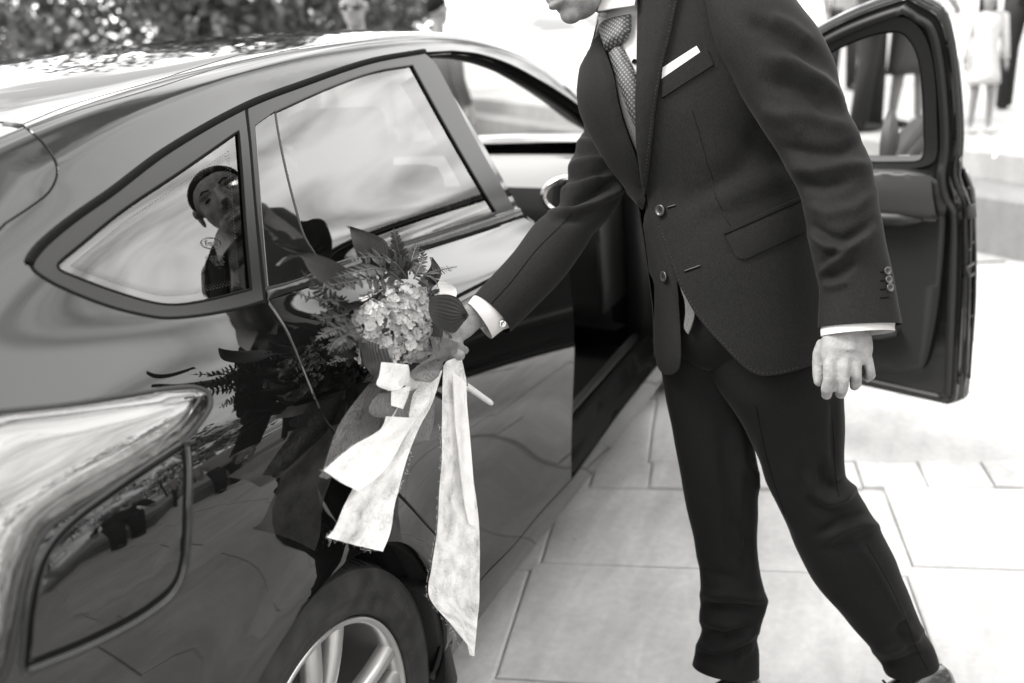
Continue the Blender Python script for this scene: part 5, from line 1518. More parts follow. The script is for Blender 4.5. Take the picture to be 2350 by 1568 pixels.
for s_ in (1, -1):
    hb(-.010, s_ * .077, -.008, .016, .007, .031); hb(-.004, s_ * .080, .010, .019, .008, .017)
# neck into the trunk
nb_ = gat(1440, 30, 1.86)
SK.tube([hp_(-.030, 0, -.03), hp_(-.022, 0, -.085), nb_ + CUP * .06, nb_, nb_ - CUP * .12], [.056, .052, .052, .056, .08], 18)
tc_ = [np.array(TR.C[i]) for i in range(8, 86, 11)]
SK.tube(tc_, [.06] + [.075] * (len(tc_) - 2) + [.07], 16)
# right arm to the bouquet, left arm down
def arm(tb, i0, i1, r0, r1):
    idx = np.linspace(i0, i1, 9).astype(int); return [np.array(tb.C[i]) for i in idx], list(np.linspace(r0, r1, 9))
pa, ra = arm(SR, 2, 78, .030, .022); pa[0] = tc_[0] * .5 + pa[0] * .5
SK.tube([tc_[0]] + pa, [.05] + ra, 14)
pb, rb = arm(SL, 3, 88, .042, .026)
SK.tube([tc_[0]] + pb, [.05] + rb, 14)
for tb_, i1 in ((LR, 79), (LL, 79)):
    pl_, rl_ = arm(tb_, 10, i1, .044, .028); SK.tube([tc_[-1]] + pl_, [.05] + rl_, 14)
def pxpts(L, d): return [gat(p[0], p[1], p[2] if len(p) > 2 else d) for p in L]
# left hand, hanging, back towards the camera: palm, four fingers, thumb
HD = 1.61
wr = gat(1942, 758, 1.615)
PALM = Tube([(1902, 740, 1986, 740, 1.615, .72), (1889, 768, 1998, 772, 1.612, .62), (1882, 800, 2003, 800, 1.606, .46), (1884, 825, 2000, 818, 1.603, .38), (1888, 842, 1996, 832, 1.605, .32)], 20, power=2.2)
P, Fc = PALM.grid(20, 32); b0 = len(SK.v)
SK.add(P, Fc + [tuple(range(31, -1, -1)), tuple(19 * 32 + k for k in range(32))])
SK.tube(pxpts([(1942, 735, 1.615), (1942, 775, 1.612), (1942, 812, 1.606)], 0), [.026, .027, .024], 12)
fing = [([(1905, 822, 1.600), (1904, 842, 1.594), (1902, 872, 1.590), (1898, 893, 1.598), (1897, 906, 1.612)], .0112),
        ([(1936, 822, 1.598), (1936, 843, 1.591), (1936, 874, 1.588), (1932, 893, 1.597), (1929, 904, 1.612)], .0112),
        ([(1962, 818, 1.602), (1963, 838, 1.596), (1965, 866, 1.594), (1964, 880, 1.604), (1961, 886, 1.620)], .0105),
        ([(1985, 810, 1.608), (1991, 828, 1.603), (1997, 850, 1.602), (1998, 862, 1.610), (1991, 868, 1.624)], .0092)]
for L, r_ in fing: SK.tube(pxpts(L, 0), [r_ * .92, r_ * .98, r_ * .84, r_ * .90, r_ * .72], 12)
for (u, v, d, r_) in ((1904, 834, 1.597, .0105), (1936, 834, 1.594, .0105), (1962, 829, 1.599, .0098), (1986, 820, 1.606, .0088)):
    SK.ball(gat(u, v, d), r_, nu=12, nv=8)
for L, r_ in fing:
    e_ = L[-1]; SK.ball(gat(*e_), r_ * .78, nu=12, nv=8)
SK.tube(pxpts([(1894, 785, 1.618), (1884, 812, 1.624), (1880, 838, 1.626), (1880, 862, 1.624), (1879, 874, 1.622)], 0), [.013, .0135, .0115, .0108, .0088], 12)
SK.ball(gat(1879, 876, 1.622), .0085, nu=10, nv=8)
# right hand at the bouquet: wrist, palm turned under the leaves, fingers round the stems
RW = Tube([(1092, 686, 1138, 750, 1.678, .78), (1074, 698, 1114, 748, 1.666, .76), (1052, 706, 1098, 756, 1.656, .72), (1030, 716, 1078, 774, 1.648, .60), (1006, 730, 1048, 790, 1.646, .46)], 20)
P, Fc = RW.grid(20, 30); SK.add(P, Fc + [tuple(range(29, -1, -1)), tuple(19 * 30 + k for k in range(30))])
for L, r_ in (([(1012, 742, 1.644), (990, 770, 1.632), (985, 800, 1.638), (1000, 815, 1.658)], .0105), ([(1020, 758, 1.644), (1005, 790, 1.636), (1010, 815, 1.646), (1034, 822, 1.664)], .0108),
              ([(1036, 768, 1.646), (1028, 795, 1.640), (1040, 815, 1.651), (1056, 816, 1.600)], .0108), ([(1052, 770, 1.648), (1050, 790, 1.642), (1058, 802, 1.648), (1066, 804, 1.662)], .0096),
              ([(1040, 715, 1.644), (1010, 716, 1.626), (985, 725, 1.618), (966, 735, 1.618)], .0112)):
    SK.tube(pxpts(L, 0), [r_ * 1.1, r_, r_ * .95, r_ * .8], 12); SK.ball(gat(*L[-1]), r_ * .85, nu=10, nv=8)
def remeshed(mb, name, mat, parent, voxel, smooth_it=3):
    o = mb.build(name, mat, parent)
    md = o.modifiers.new('remesh', 'REMESH'); md.mode = 'VOXEL'; md.voxel_size = voxel; md.use_smooth_shade = True
    ms = o.modifiers.new('smooth', 'SMOOTH'); ms.factor = .5; ms.iterations = smooth_it
    dg = bpy.context.evaluated_depsgraph_get(); me = bpy.data.meshes.new_from_object(o.evaluated_get(dg))
    o.modifiers.clear(); old = o.data; o.data = me; bpy.data.meshes.remove(old)
    me.polygons.foreach_set('use_smooth', [True] * len(me.polygons))
    if not me.materials: me.materials.append(mat)
    return o
bodyo = remeshed(SK, 'body', M['skin'], GROOM, .0027, 3)
# nails
mb = MB()
for L, r_ in fing[:2]: pass
# hair: a cap over the cranium with sideburns; eyebrows; eyes
V = []; Fc = []; nu, nv_ = 48, 26
for j in range(nv_ + 1):
    for i in range(nu):
        ph = 2 * math.pi * i / nu; fr_ = math.cos(ph)
        lim = 1.05 + .45 * (fr_ < -.1) * min(1, (-fr_ - .1) * 2) + .42 * max(0, 1 - abs(ph - math.pi / 2) / .5) * 1 + .42 * max(0, 1 - abs(ph - 3 * math.pi / 2) / .5)
        lim = 1.12 - .04 * max(0, fr_) + 1.0 * max(0, -fr_) + .82 * math.sin(ph) ** 4
        th = lim * j / nv_
        rr = 1.0 + .006 * math.sin(i * 5.1 + j * 3.3)
        x, y, z = .098 * math.sin(th) * math.cos(ph), .076 * math.sin(th) * math.sin(ph), .088 * math.cos(th)
        f_ = (1.055 - .04 * max(0, (j - nv_ * .7) / (nv_ * .3))) * rr if j < nv_ else .96
        V.append(hp_(-.012 + x * f_, y * f_, .035 + z * (f_ + .03 * max(0, fr_) * (j < nv_))))
for j in range(nv_):
    for i in range(nu): a = j * nu + i; b = j * nu + (i + 1) % nu; Fc.append((a, b, b + nu, a + nu))
mesh_obj('hair', V, [f[::-1] for f in Fc], M['hair'], GROOM)
for s_ in (1, -1):
    mb = MB(); mb.tube([hp_(.093, s_ * .014, .030), hp_(.093, s_ * .032, .036), hp_(.080, s_ * .050, .028)], [.0025, .0032, .0018], 6); mb.build('eyebrow', M['hair'], GROOM)
    mb = MB(); mb.ball(hp_(.0785, s_ * .031, .004), .0115, .0125, .0065, 12, 8, hrot); mb.build('eye', M['thread_dark'], GROOM)
# ---- shoes
def shoe(center, ang, name='shoe'):
    c = Vector((center[0], center[1], 0)); f_ = Vector((math.cos(ang), math.sin(ang), 0)); sd_ = Vector((-f_.y, f_.x, 0))
    prof = [(-.115, .030, .0, .085), (-.10, .036, .0, .10), (-.05, .038, .0, .105), (0, .040, .0, .098), (.05, .046, 0, .075), (.10, .050, 0, .058), (.15, .046, 0, .048), (.18, .032, 0, .036), (.195, .012, 0, .02)]
    V = []; Fc = []; n = 18
    for (x, w, z0, h) in prof:
        for k in range(n):
            t = 2 * math.pi * k / n; zz = h * (.5 + .5 * math.sin(t)); ww = w * math.cos(t) * (1 if math.sin(t) < 0 else (1 - .25 * math.sin(t)))
            V.append(c + f_ * x + sd_ * ww + Vector((0, 0, .004 + zz)))
    for i in range(len(prof) - 1):
        for k in range(n): Fc.append((i * n + k, i * n + (k + 1) % n, (i + 1) * n + (k + 1) % n, (i + 1) * n + k))
    Fc.append(tuple(range(n - 1, -1, -1))); Fc.append(tuple((len(prof) - 1) * n + k for k in range(n)))
    o = mesh_obj(name, V, Fc, M['shoe'], GROOM)
    mb = MB()
    for q in range(4):
        x = .03 + .022 * q; mb.tube([c + f_ * x + sd_ * -.022 + Vector((0, 0, .092 - .013 * q)), c + f_ * (x + .01) + Vector((0, 0, .100 - .013 * q)), c + f_ * x + sd_ * .022 + Vector((0, 0, .092 - .013 * q))], .0028, 5)
    mb.build('lace', M['thread_dark'], o)
rf = LR.C[-1]; lf_ = LL.C[-1]
toe = math.atan2(-(CR * .8 + CF * .5)[1], -(CR * .8 + CF * .5)[0])
shoe((rf[0] + math.cos(toe) * .035, rf[1] + math.sin(toe) * .035), toe)
shoe((lf_[0] + math.cos(toe - .2) * .02, lf_[1] + math.sin(toe - .2) * .02), toe - .2)
print('feet z', rf.round(3), lf_.round(3))

# ------------------------------------------------------------------ bouquet tied to the rear door handle
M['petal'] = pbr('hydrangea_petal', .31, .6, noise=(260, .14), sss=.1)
M['petal_b'] = pbr('hydrangea_petal_darker', .22, .6, noise=(260, .18), sss=.1)  # darker petal tone for some florets and the second bouquet
M['stem'] = pbr('green_stem', .05, .6)
def leaf_mat(name, g, vein=60, rough=.45):
    m, n, l, out = new_mat(name)
    b = n.new('ShaderNodeBsdfPrincipled'); b.inputs['Roughness'].default_value = rough; b.inputs['Specular IOR Level'].default_value = .5
    a = n.new('ShaderNodeAttribute'); a.attribute_name = 'leaf_uv'
    sx = n.new('ShaderNodeSeparateXYZ'); l.new(a.outputs['Vector'], sx.inputs[0])
    q = n.new('ShaderNodeMath'); q.operation = 'MULTIPLY'; q.inputs[1].default_value = vein; l.new(sx.outputs['Y'], q.inputs[0])
    s_ = n.new('ShaderNodeMath'); s_.operation = 'SINE'; l.new(q.outputs[0], s_.inputs[0])
    t = n.new('ShaderNodeTexNoise'); t.inputs['Scale'].default_value = 90; tc = n.new('ShaderNodeTexCoord'); l.new(tc.outputs['Object'], t.inputs['Vector'])
    ad = n.new('ShaderNodeMath'); ad.operation = 'MULTIPLY_ADD'; ad.inputs[1].default_value = .22; l.new(s_.outputs[0], ad.inputs[0]); l.new(t.outputs['Fac'], ad.inputs[2])
    mr = n.new('ShaderNodeMapRange'); mr.inputs['From Min'].default_value = -.1; mr.inputs['From Max'].default_value = 1.1; mr.inputs['To Min'].default_value = g * .7; mr.inputs['To Max'].default_value = g * 1.35
    l.new(ad.outputs[0], mr.inputs['Value'])
    cc = n.new('ShaderNodeCombineColor')
    for k, tt in enumerate((1, .985, .96)):
        z = n.new('ShaderNodeMath'); z.operation = 'MULTIPLY'; z.inputs[1].default_value = tt; l.new(mr.outputs[0], z.inputs[0]); l.new(z.outputs[0], cc.inputs[k])
    l.new(cc.outputs[0], b.inputs['Base Color'])
    bp = n.new('ShaderNodeBump'); bp.inputs['Distance'].default_value = .00025; l.new(s_.outputs[0], bp.inputs['Height']); l.new(bp.outputs[0], b.inputs['Normal'])
    l.new(b.outputs[0], out.inputs['Surface'])
    return m
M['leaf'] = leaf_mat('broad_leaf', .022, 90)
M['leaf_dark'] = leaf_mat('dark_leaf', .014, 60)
M['fern'] = leaf_mat('fern_leaf', .017, 40, .55)
def fibre_mat(name, g, clear, scale=(1, 1, 1), fine=1.0):
    """loose non-woven ribbon: matted fibres with gaps between them"""
    m, n, l, out = new_mat(name)
    a = n.new('ShaderNodeAttribute'); a.attribute_name = 'leaf_uv'
    fac = None
    for k, (rot, sc) in enumerate(((R(78), (26, 2.2, 1)), (R(12), (30, 2.5, 1)), (R(45), (28, 2.0, 1)), (R(-40), (24, 2.2, 1)))):
        mp = n.new('ShaderNodeMapping'); mp.inputs['Rotation'].default_value = (0, 0, rot); mp.inputs['Scale'].default_value = tuple(q * 1.0 * fine for q in sc)
        l.new(a.outputs['Vector'], mp.inputs[0])
        t = n.new('ShaderNodeTexNoise'); t.inputs['Scale'].default_value = 70.0; t.inputs['Detail'].default_value = 3; t.inputs['Distortion'].default_value = .8; l.new(mp.outputs[0], t.inputs['Vector'])
        if fac is None: fac = t.outputs['Fac']
        else:
            mx = n.new('ShaderNodeMath'); mx.operation = 'MAXIMUM'; l.new(fac, mx.inputs[0]); l.new(t.outputs['Fac'], mx.inputs[1]); fac = mx.outputs[0]
    big = n.new('ShaderNodeTexNoise'); big.inputs['Scale'].default_value = 26; big.inputs['Detail'].default_value = 3; l.new(a.outputs['Vector'], big.inputs['Vector'])
    ad = n.new('ShaderNodeMath'); ad.operation = 'MULTIPLY_ADD'; ad.inputs[1].default_value = .22; l.new(big.outputs['Fac'], ad.inputs[0]); l.new(fac, ad.inputs[2])
    mr = n.new('ShaderNodeMapRange'); mr.inputs['From Min'].default_value = .58 + clear; mr.inputs['From Max'].default_value = .70 + clear; l.new(ad.outputs[0], mr.inputs['Value'])
    tr = n.new('ShaderNodeBsdfTransparent')
    d = n.new('ShaderNodeBsdfDiffuse'); d.inputs['Color'].default_value = grey(g)
    tl = n.new('ShaderNodeBsdfTranslucent'); tl.inputs['Color'].default_value = grey(g)
    m1 = n.new('ShaderNodeMixShader'); m1.inputs[0].default_value = .2; l.new(d.outputs[0], m1.inputs[1]); l.new(tl.outputs[0], m1.inputs[2])
    m2 = n.new('ShaderNodeMixShader'); l.new(mr.outputs[0], m2.inputs[0]); l.new(tr.outputs[0], m2.inputs[1]); l.new(m1.outputs[0], m2.inputs[2])
    l.new(m2.outputs[0], out.inputs['Surface'])
    return m
M['ribbon'] = fibre_mat('white_fibre_ribbon', .86, .02, fine=2.6)
M['ribbon_grey'] = fibre_mat('sheer_grey_ribbon', .13, -.01, fine=.6)
M['ribbon_pale'] = fibre_mat('pale_fibre_ribbon', .74, -.01, fine=2.6)
M['ribbon_solid'] = pbr('white_ribbon', .8, .7)
M['tube'] = pbr('frosted_plastic', .55, .35, spec=.5)

BQ0 = ony(905, 760, -.955)
BQ = empty('bouquet', tuple(BQ0))
tag(BQ, 'hydrangea bouquet with ferns, broad leaves and white ribbon tails on the rear door', 'bouquet')
def set_uv(o, U):
    a_ = o.data.attributes.new('leaf_uv', 'FLOAT_VECTOR', 'POINT'); a_.data.foreach_set('vector', np.concatenate([U, np.zeros((len(U), 1))], 1).ravel())
def sheet(name, st, mat, parent, y, nx=40, ny=10, wave=.004, wf=9.0, curl=0.0, seed=0.0, jag=.0, useY=True):
    """cloth strip between left/right photo points, at a real distance (plane y, or depth when given in the station)"""
    st = [tuple(q) + (y,) * (5 - len(q)) for q in st]
    A = lerp_path(st, nx); V = []; U = []
    run = 0.0; prev = None
    for i, a in enumerate(A):
        PL = ony(a[0], a[1], a[4]); PR = ony(a[2], a[3], a[4])
        c_ = (PL + PR) / 2
        if prev is not None: run += np.linalg.norm(c_ - prev)
        prev = c_; W_ = np.linalg.norm(PR - PL)
        for j in range(ny):
            f = j / (ny - 1); P = PL + (PR - PL) * f
            P = P + np.array([0, -1, 0]) * (wave * math.sin(run * wf * 6.28 + seed + f * 2.2) + wave * .6 * math.sin(f * 7 + seed * 2 + run * 20) + curl * (2 * f - 1) ** 2)
            if jag and (j in (0, ny - 1)): P = P + (PR - PL) / max(W_, 1e-6) * rng.normal(0, jag)
            V.append(P); U.append((f * W_, run))
    Fc = [(i * ny + j, i * ny + j + 1, (i + 1) * ny + j + 1, (i + 1) * ny + j) for i in range(nx - 1) for j in range(ny - 1)]
    o = mesh_obj(name, V, Fc, mat, parent); set_uv(o, np.array(U)); return o
# flower head: florets of four cupped petals on a domed cluster
def floret_mesh(k):
    r_ = random.Random(k); V = []; Fc = []
    for p in range(4):
        a0 = p * math.pi / 2 + r_.uniform(-.2, .2); L = r_.uniform(.0095, .0125); W_ = L * r_.uniform(1.05, 1.3); cup = r_.uniform(.15, .55); tw = r_.uniform(-.3, .3)
        b = len(V); nx, ny = 5, 5
        for i in range(nx):
            t = i / (nx - 1); w = W_ * (math.sin(math.pi * min(t * .80 + .08, 1)) ** .7)
            for j in range(ny):
                s_ = j / (ny - 1) * 2 - 1
                x = L * t; y = w * .5 * s_; z = .0015 + cup * L * t ** 2 * .7 + .0022 * s_ ** 2 * (.4 + t) - .002 * t + tw * y * t
                V.append((x * math.cos(a0) - y * math.sin(a0), x * math.sin(a0) + y * math.cos(a0), z))
        for i in range(nx - 1):
            for j in range(ny - 1): Fc.append((b + i * ny + j, b + (i + 1) * ny + j, b + (i + 1) * ny + j + 1, b + i * ny + j + 1))
    me = bpy.data.meshes.new('floret'); me.from_pydata(V, [], Fc); me.polygons.foreach_set('use_smooth', [True] * len(me.polygons)); me.update()
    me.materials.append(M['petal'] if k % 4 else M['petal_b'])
    return me
FLM = [floret_mesh(k) for k in range(8)]
FH0 = ony(905, 752, -.965)
mb = MB()
LOBES = [((900, 748), 78, 86, .050), ((866, 796), 46, 44, .038), ((948, 798), 46, 50, .046), ((920, 700), 54, 44, .042), ((850, 745), 34, 50, .036)]
for (c, rx, ry, rd) in LOBES:
    C_ = ony(c[0], c[1], -.96); dd_ = depth_of(C_); k_ = dd_ / FPX
    mb.ball(C_, rd * .8, rd * .8, rd * .8, 14, 10)
head = mb.build('flower_head', M['leaf_dark'], BQ)
hi = world_of(head).inverted()
cnt = 0
for (c, rx, ry, rd) in LOBES:
    C_ = ony(c[0], c[1], -.96); k_ = depth_of(C_) / FPX
    n_ = int(rx * ry / 42)
    for i in range(n_):
        # sunflower spread over the camera-facing two thirds of the lobe
        f = (i + .5) / n_; ct = 1 - 1.25 * f; st_ = math.sqrt(max(0, 1 - ct * ct)); ph = i * 2.39996
        d = (-CR * 0 + CR * (st_ * math.cos(ph)) * rx * k_ + CU * (st_ * math.sin(ph)) * ry * k_ + CTO * ct * rd)
        nrm = CR * (st_ * math.cos(ph)) + CU * (st_ * math.sin(ph)) + CTO * ct * 1.0
        nrm = Vector(nrm + rng.normal(0, .28, 3)).normalized()
        P = Vector(C_ + d * (1 + rng.normal(0, .045)))
        if any(((P - Vector(ony(c2[0][0], c2[0][1], -.96))).length < c2[3] * .8) for c2 in LOBES if c2[0] != c): continue
        q = nrm.to_track_quat('Z', 'Y').to_matrix().to_4x4() @ Matrix.Rotation(rng.uniform(0, 6.28), 4, 'Z')
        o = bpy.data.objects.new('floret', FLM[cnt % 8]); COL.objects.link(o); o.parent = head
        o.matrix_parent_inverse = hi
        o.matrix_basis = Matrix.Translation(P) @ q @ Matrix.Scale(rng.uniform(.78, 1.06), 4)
        cnt += 1
# ferns: a stalk with paired toothed leaflets
def leaflet_mesh(k):
    r_ = random.Random(50 + k); half = []
    nt = 5; out = [(0, 0.04)]
    for i in range(nt):
        t = (i + .3) / nt; w = .25 * math.sin(math.pi * (.16 + .80 * t)) ** .8
        out += [(t, w * r_.uniform(.92, 1.1)), (t + .62 / nt, w * .70)]
    V = [(0, 0, 0), (.5, 0, .05), (1.0, 0, 0)]; 
    up = [(x, y) for x, y in out]; V = []; Fc = []
    for (x, y) in up: V += [(x, y, -.10 * y - .12 * x * x), (x, 0, .03 - .12 * x * x), (x, -y, -.10 * y - .12 * x * x)]
    for i in range(len(up) - 1):
        a = i * 3; Fc += [(a, a + 1, a + 4, a + 3), (a + 1, a + 2, a + 5, a + 4)]
    V.append((1.03, 0, -.13)); e = (len(up) - 1) * 3; Fc += [(e, e + 1, len(V) - 1), (e + 1, e + 2, len(V) - 1)]
    me = bpy.data.meshes.new('leaflet'); me.from_pydata(V, [], Fc); me.update(); me.materials.append(M['fern'])
    me.polygons.foreach_set('use_smooth', [True] * len(me.polygons))
    a_ = me.attributes.new('leaf_uv', 'FLOAT_VECTOR', 'POINT'); a_.data.foreach_set('vector', np.array([(v[0], v[1] * 2.0, 0) for v in V]).ravel())
    return me
LFM = [leaflet_mesh(k) for k in range(4)]
def frond(pts, y, ln, nl, tilt=0.0, asp=1.0):
    nl = int(nl * 1.75)
    """pts: photo points base -> tip at plane y (or per-point y); ln: leaflet length in metres"""
    P = [ony(p[0], p[1], p[2] if len(p) > 2 else y) for p in smooth_path([q[:2] for q in pts], 6, False)]
    ys = np.interp(np.linspace(0, 1, len(P)), np.linspace(0, 1, len(pts)), [q[2] if len(q) > 2 else y for q in pts])
    sp = smooth_path([q[:2] for q in pts], 6, False); P = [ony(sp[i][0], sp[i][1], ys[i]) for i in range(len(sp))]
    mb = MB(); mb.tube(P, list(np.linspace(.0016, .0006, len(P))), 5); st = mb.build('fern_frond', M['stem'], BQ)
    inv = world_of(st).inverted(); P = np.array(P); cum = np.concatenate([[0], np.cumsum(np.linalg.norm(np.diff(P, axis=0), axis=1))])
    for i in range(nl):
        t = .12 + .88 * i / (nl - 1); s_ = t * cum[-1]; p = np.array([np.interp(s_, cum, P[:, k]) for k in range(3)])
        p2 = np.array([np.interp(min(s_ + .004, cum[-1]), cum, P[:, k]) for k in range(3)]); p1 = np.array([np.interp(max(s_ - .004, 0), cum, P[:, k]) for k in range(3)])
        tg_ = Vector(p2 - p1).normalized(); nn = Vector(CTO + CU * .35 + rng.normal(0, .22, 3)); nn = (nn - tg_ * nn.dot(tg_)).normalized(); sd_ = nn.cross(tg_)
        sz = ln * (1.0 - .72 * t ** 1.6) * rng.uniform(.9, 1.08)
        for sg in ((1, -1) if i < nl - 1 else (0,)):
            x = (tg_ * .55 + sd_ * sg * .85 + nn * rng.uniform(-.15, .2)).normalized() if sg else tg_
            yv = nn.cross(x).normalized(); zv = x.cross(yv)
            o = bpy.data.objects.new('leaflet', LFM[(i + (sg > 0)) % 4]); COL.objects.link(o); o.parent = st; o.matrix_parent_inverse = inv
            m3 = Matrix((x, yv, zv)).transposed().to_4x4()
            o.matrix_basis = Matrix.Translation(Vector(p)) @ m3 @ Matrix.Diagonal((sz, sz * asp, sz, 1))
frond([(929, 640), (918, 590), (905, 532)], -.955, .020, 11)
frond([(935, 640), (900, 600), (850, 590), (792, 597)], -.965, .022, 11)
frond([(925, 648), (880, 618), (830, 622), (767, 637)], -.975, .022, 12)
frond([(900, 655), (850, 640), (800, 648), (744, 658)], -.98, .022, 10)
frond([(965, 640), (985, 626), (1010, 620), (1047, 612)], -.955, .014, 9)
frond([(955, 640), (980, 655), (1005, 690), (1040, 728)], -.985, .018, 12)
frond([(800, 690), (750, 690), (715, 684), (674, 670)], -.945, .017, 8)
frond([(800, 712), (760, 690), (728, 660), (696, 626)], -.94, .020, 10)
frond([(826, 752), (790, 752), (755, 760), (728, 778)], -.965, .019, 10)
frond([(830, 762), (795, 770), (770, 785), (757, 806)], -.975, .019, 10)
frond([(836, 768), (812, 780), (790, 790), (778, 806)], -.98, .018, 9)
frond([(985, 735), (1005, 750), (1022, 760), (1040, 778)], -.97, .013, 8)
frond([(940, 630), (945, 600), (950, 580), (958, 560)], -.95, .016, 8)
frond([(950, 640), (965, 610), (972, 590), (968, 572)], -.97, .013, 8)
frond([(800, 720), (765, 728), (740, 730), (716, 724)], -.95, .018, 8)
frond([(820, 800), (790, 815), (770, 830), (752, 836)], -.93, .014, 7)
# broad leaves
def broad(pts_left, pts_right, mat, y0, bend=.01, n=16, m=9, name='leaf', curl=.006):
    A = lerp_path([tuple(l) + tuple(r_) for l, r_ in zip(pts_left, pts_right)], n); V = []; U = []
    for i, a in enumerate(A):
        t = i / (n - 1); y = y0 - bend * math.sin(t * 2.6)
        PL = ony(a[0], a[1], y); PR = ony(a[2], a[3], y)
        for j in range(m):
            f = j / (m - 1); P = PL + (PR - PL) * f + np.array([0, -1, 0]) * (curl * (2 * abs(f - .5)) ** 1.5)
            V.append(P); U.append((t, f - .5))
    Fc = [(i * m + j, i * m + j + 1, (i + 1) * m + j + 1, (i + 1) * m + j) for i in range(n - 1) for j in range(m - 1)]
    o = mesh_obj(name, V, Fc, mat, BQ); set_uv(o, np.array(U))
    return o
broad([(794, 519), (797, 541), (803, 564), (812, 588), (830, 620)], [(795, 519), (838, 533), (876, 552), (884, 576), (880, 620)], M['leaf'], -.94)
broad([(631, 610), (654, 596), (680, 588), (700, 620), (728, 648), (770, 668)], [(632, 608), (650, 589), (690, 580), (742, 592), (790, 618), (815, 650)], M['leaf'], -.945, .02)
broad([(627, 558), (646, 572), (676, 582), (706, 588)], [(628, 557), (654, 562), (686, 572), (722, 584)], M['leaf'], -.935)
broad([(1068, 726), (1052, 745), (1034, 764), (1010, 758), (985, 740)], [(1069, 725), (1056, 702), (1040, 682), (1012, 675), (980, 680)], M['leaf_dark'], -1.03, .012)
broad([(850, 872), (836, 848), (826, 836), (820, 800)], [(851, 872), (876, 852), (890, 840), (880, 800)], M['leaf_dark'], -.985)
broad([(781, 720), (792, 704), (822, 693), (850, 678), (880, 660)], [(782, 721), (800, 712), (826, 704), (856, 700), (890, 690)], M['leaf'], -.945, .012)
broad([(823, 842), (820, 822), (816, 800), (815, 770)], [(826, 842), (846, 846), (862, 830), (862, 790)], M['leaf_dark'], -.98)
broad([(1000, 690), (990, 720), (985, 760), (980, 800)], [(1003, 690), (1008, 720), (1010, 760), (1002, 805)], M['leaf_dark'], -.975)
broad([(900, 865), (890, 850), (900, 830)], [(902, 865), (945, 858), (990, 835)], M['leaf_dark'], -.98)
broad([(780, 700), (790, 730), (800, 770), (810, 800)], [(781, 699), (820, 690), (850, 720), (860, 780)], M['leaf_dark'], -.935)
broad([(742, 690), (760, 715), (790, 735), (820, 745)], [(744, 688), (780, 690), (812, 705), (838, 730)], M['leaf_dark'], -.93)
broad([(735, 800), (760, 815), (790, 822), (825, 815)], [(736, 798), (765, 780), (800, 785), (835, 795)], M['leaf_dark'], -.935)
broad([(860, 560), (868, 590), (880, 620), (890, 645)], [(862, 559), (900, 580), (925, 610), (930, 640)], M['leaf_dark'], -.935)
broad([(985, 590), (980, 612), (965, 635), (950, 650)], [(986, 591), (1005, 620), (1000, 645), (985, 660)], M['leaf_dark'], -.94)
# stems and water tube
mb = MB(); mb.tube([ony(910, 770, -.94), ony(960, 815, -.95), ony(1030, 862, -.955), ony(1068, 884, -.957)], [.012, .011, .008, .006], 10); mb.build('stems', M['stem'], BQ)
mb = MB(); a_, b_ = ony(1062, 880, -.957), ony(1129, 927, -.957)
mb.tube([a_, a_ * .9 + b_ * .1, a_ * .1 + b_ * .9, b_ * .98 + a_ * .02, b_], [.0052, .0062, .0056, .0046, .002], 14); mb.build('water_tube', M['tube'], BQ)
# ribbons
sheet('ribbon_tail', [(1006, 838, 1052, 815), (1005, 872, 1070, 880), (1009, 982, 1075, 965), (1013, 1048, 1080, 1075), (1006, 1130, 1085, 1150), (1000, 1213, 1090, 1220), (987, 1298, 1094, 1322), (980, 1369, 1096, 1385), (1030, 1435, 1092, 1440), (1082, 1502, 1085, 1506)], M['ribbon'], BQ, -.985, 90, 14, .004, 2.2, .004, 1.0, .0002)
sheet('ribbon_tail', [(1035, 850, 1070, 880), (1042, 960, 1075, 962), (1052, 1050, 1081, 1072), (1062, 1140, 1085, 1150), (1074, 1200, 1088, 1210)], M['ribbon_pale'], BQ, -.993, 50, 8, .002, 2.0, .002, 2.0)
sheet('ribbon_tail', [(930, 850, 1004, 850), (905, 920, 985, 930), (868, 982, 968, 975), (838, 1036, 945, 1040), (812, 1120, 922, 1110), (794, 1160, 904, 1160), (771, 1213, 887, 1222), (751, 1234, 866, 1264)], M['ribbon'], BQ, -.985, 80, 14, .005, 2.4, .003, 0.3, .0002)
sheet('ribbon_tail', [(880, 955, 960, 960), (868, 985, 940, 990), (812, 1022, 910, 1040), (776, 1052, 870, 1088), (742, 1080, 812, 1126)], M['ribbon_pale'], BQ, -.998, 40, 12, .003, 3.0, .002, 1.7, .0002)
sheet('ribbon_loop', [(886, 832, 948, 838), (880, 862, 954, 860), (874, 884, 954, 878), (902, 898, 930, 890)], M['ribbon_pale'], BQ, -1.005, 24, 12, .002, 6, -.010, .5)
sheet('ribbon_loop', [(906, 892, 950, 886), (904, 915, 948, 905), (905, 932, 934, 942)], M['ribbon_pale'], BQ, -1.002, 20, 10, .002, 5, -.008, .9)
sheet('ribbon_loop', [(880, 905, 985, 890), (868, 925, 980, 905), (866, 945, 975, 935), (878, 958, 968, 972)], M['ribbon_grey'], BQ, -.996, 26, 14, .004, 5, -.012, 2.0)
sheet('sheer_wrap', [(1000, 772, 1060, 788), (998, 812, 1062, 812), (975, 838, 1040, 828), (964, 862, 1016, 864), (975, 876, 985, 878)], M['ribbon_grey'], BQ, -1.02, 36, 14, .006, 8, -.014, .2)
sheet('sheer_wrap', [(965, 846, 1010, 846), (958, 900, 1004, 890), (940, 960, 990, 945), (930, 1010, 975, 1010)], M['ribbon_grey'], BQ, -.975, 36, 10, .006, 7, .006, 1.2)
sheet('ribbon_loop', [(976, 634, 990, 640), (985, 650, 1024, 656), (990, 672, 1032, 668), (1000, 690, 1031, 682)], M['ribbon_solid'], BQ, -.945, 24, 12, .001, 4, .014, .4)
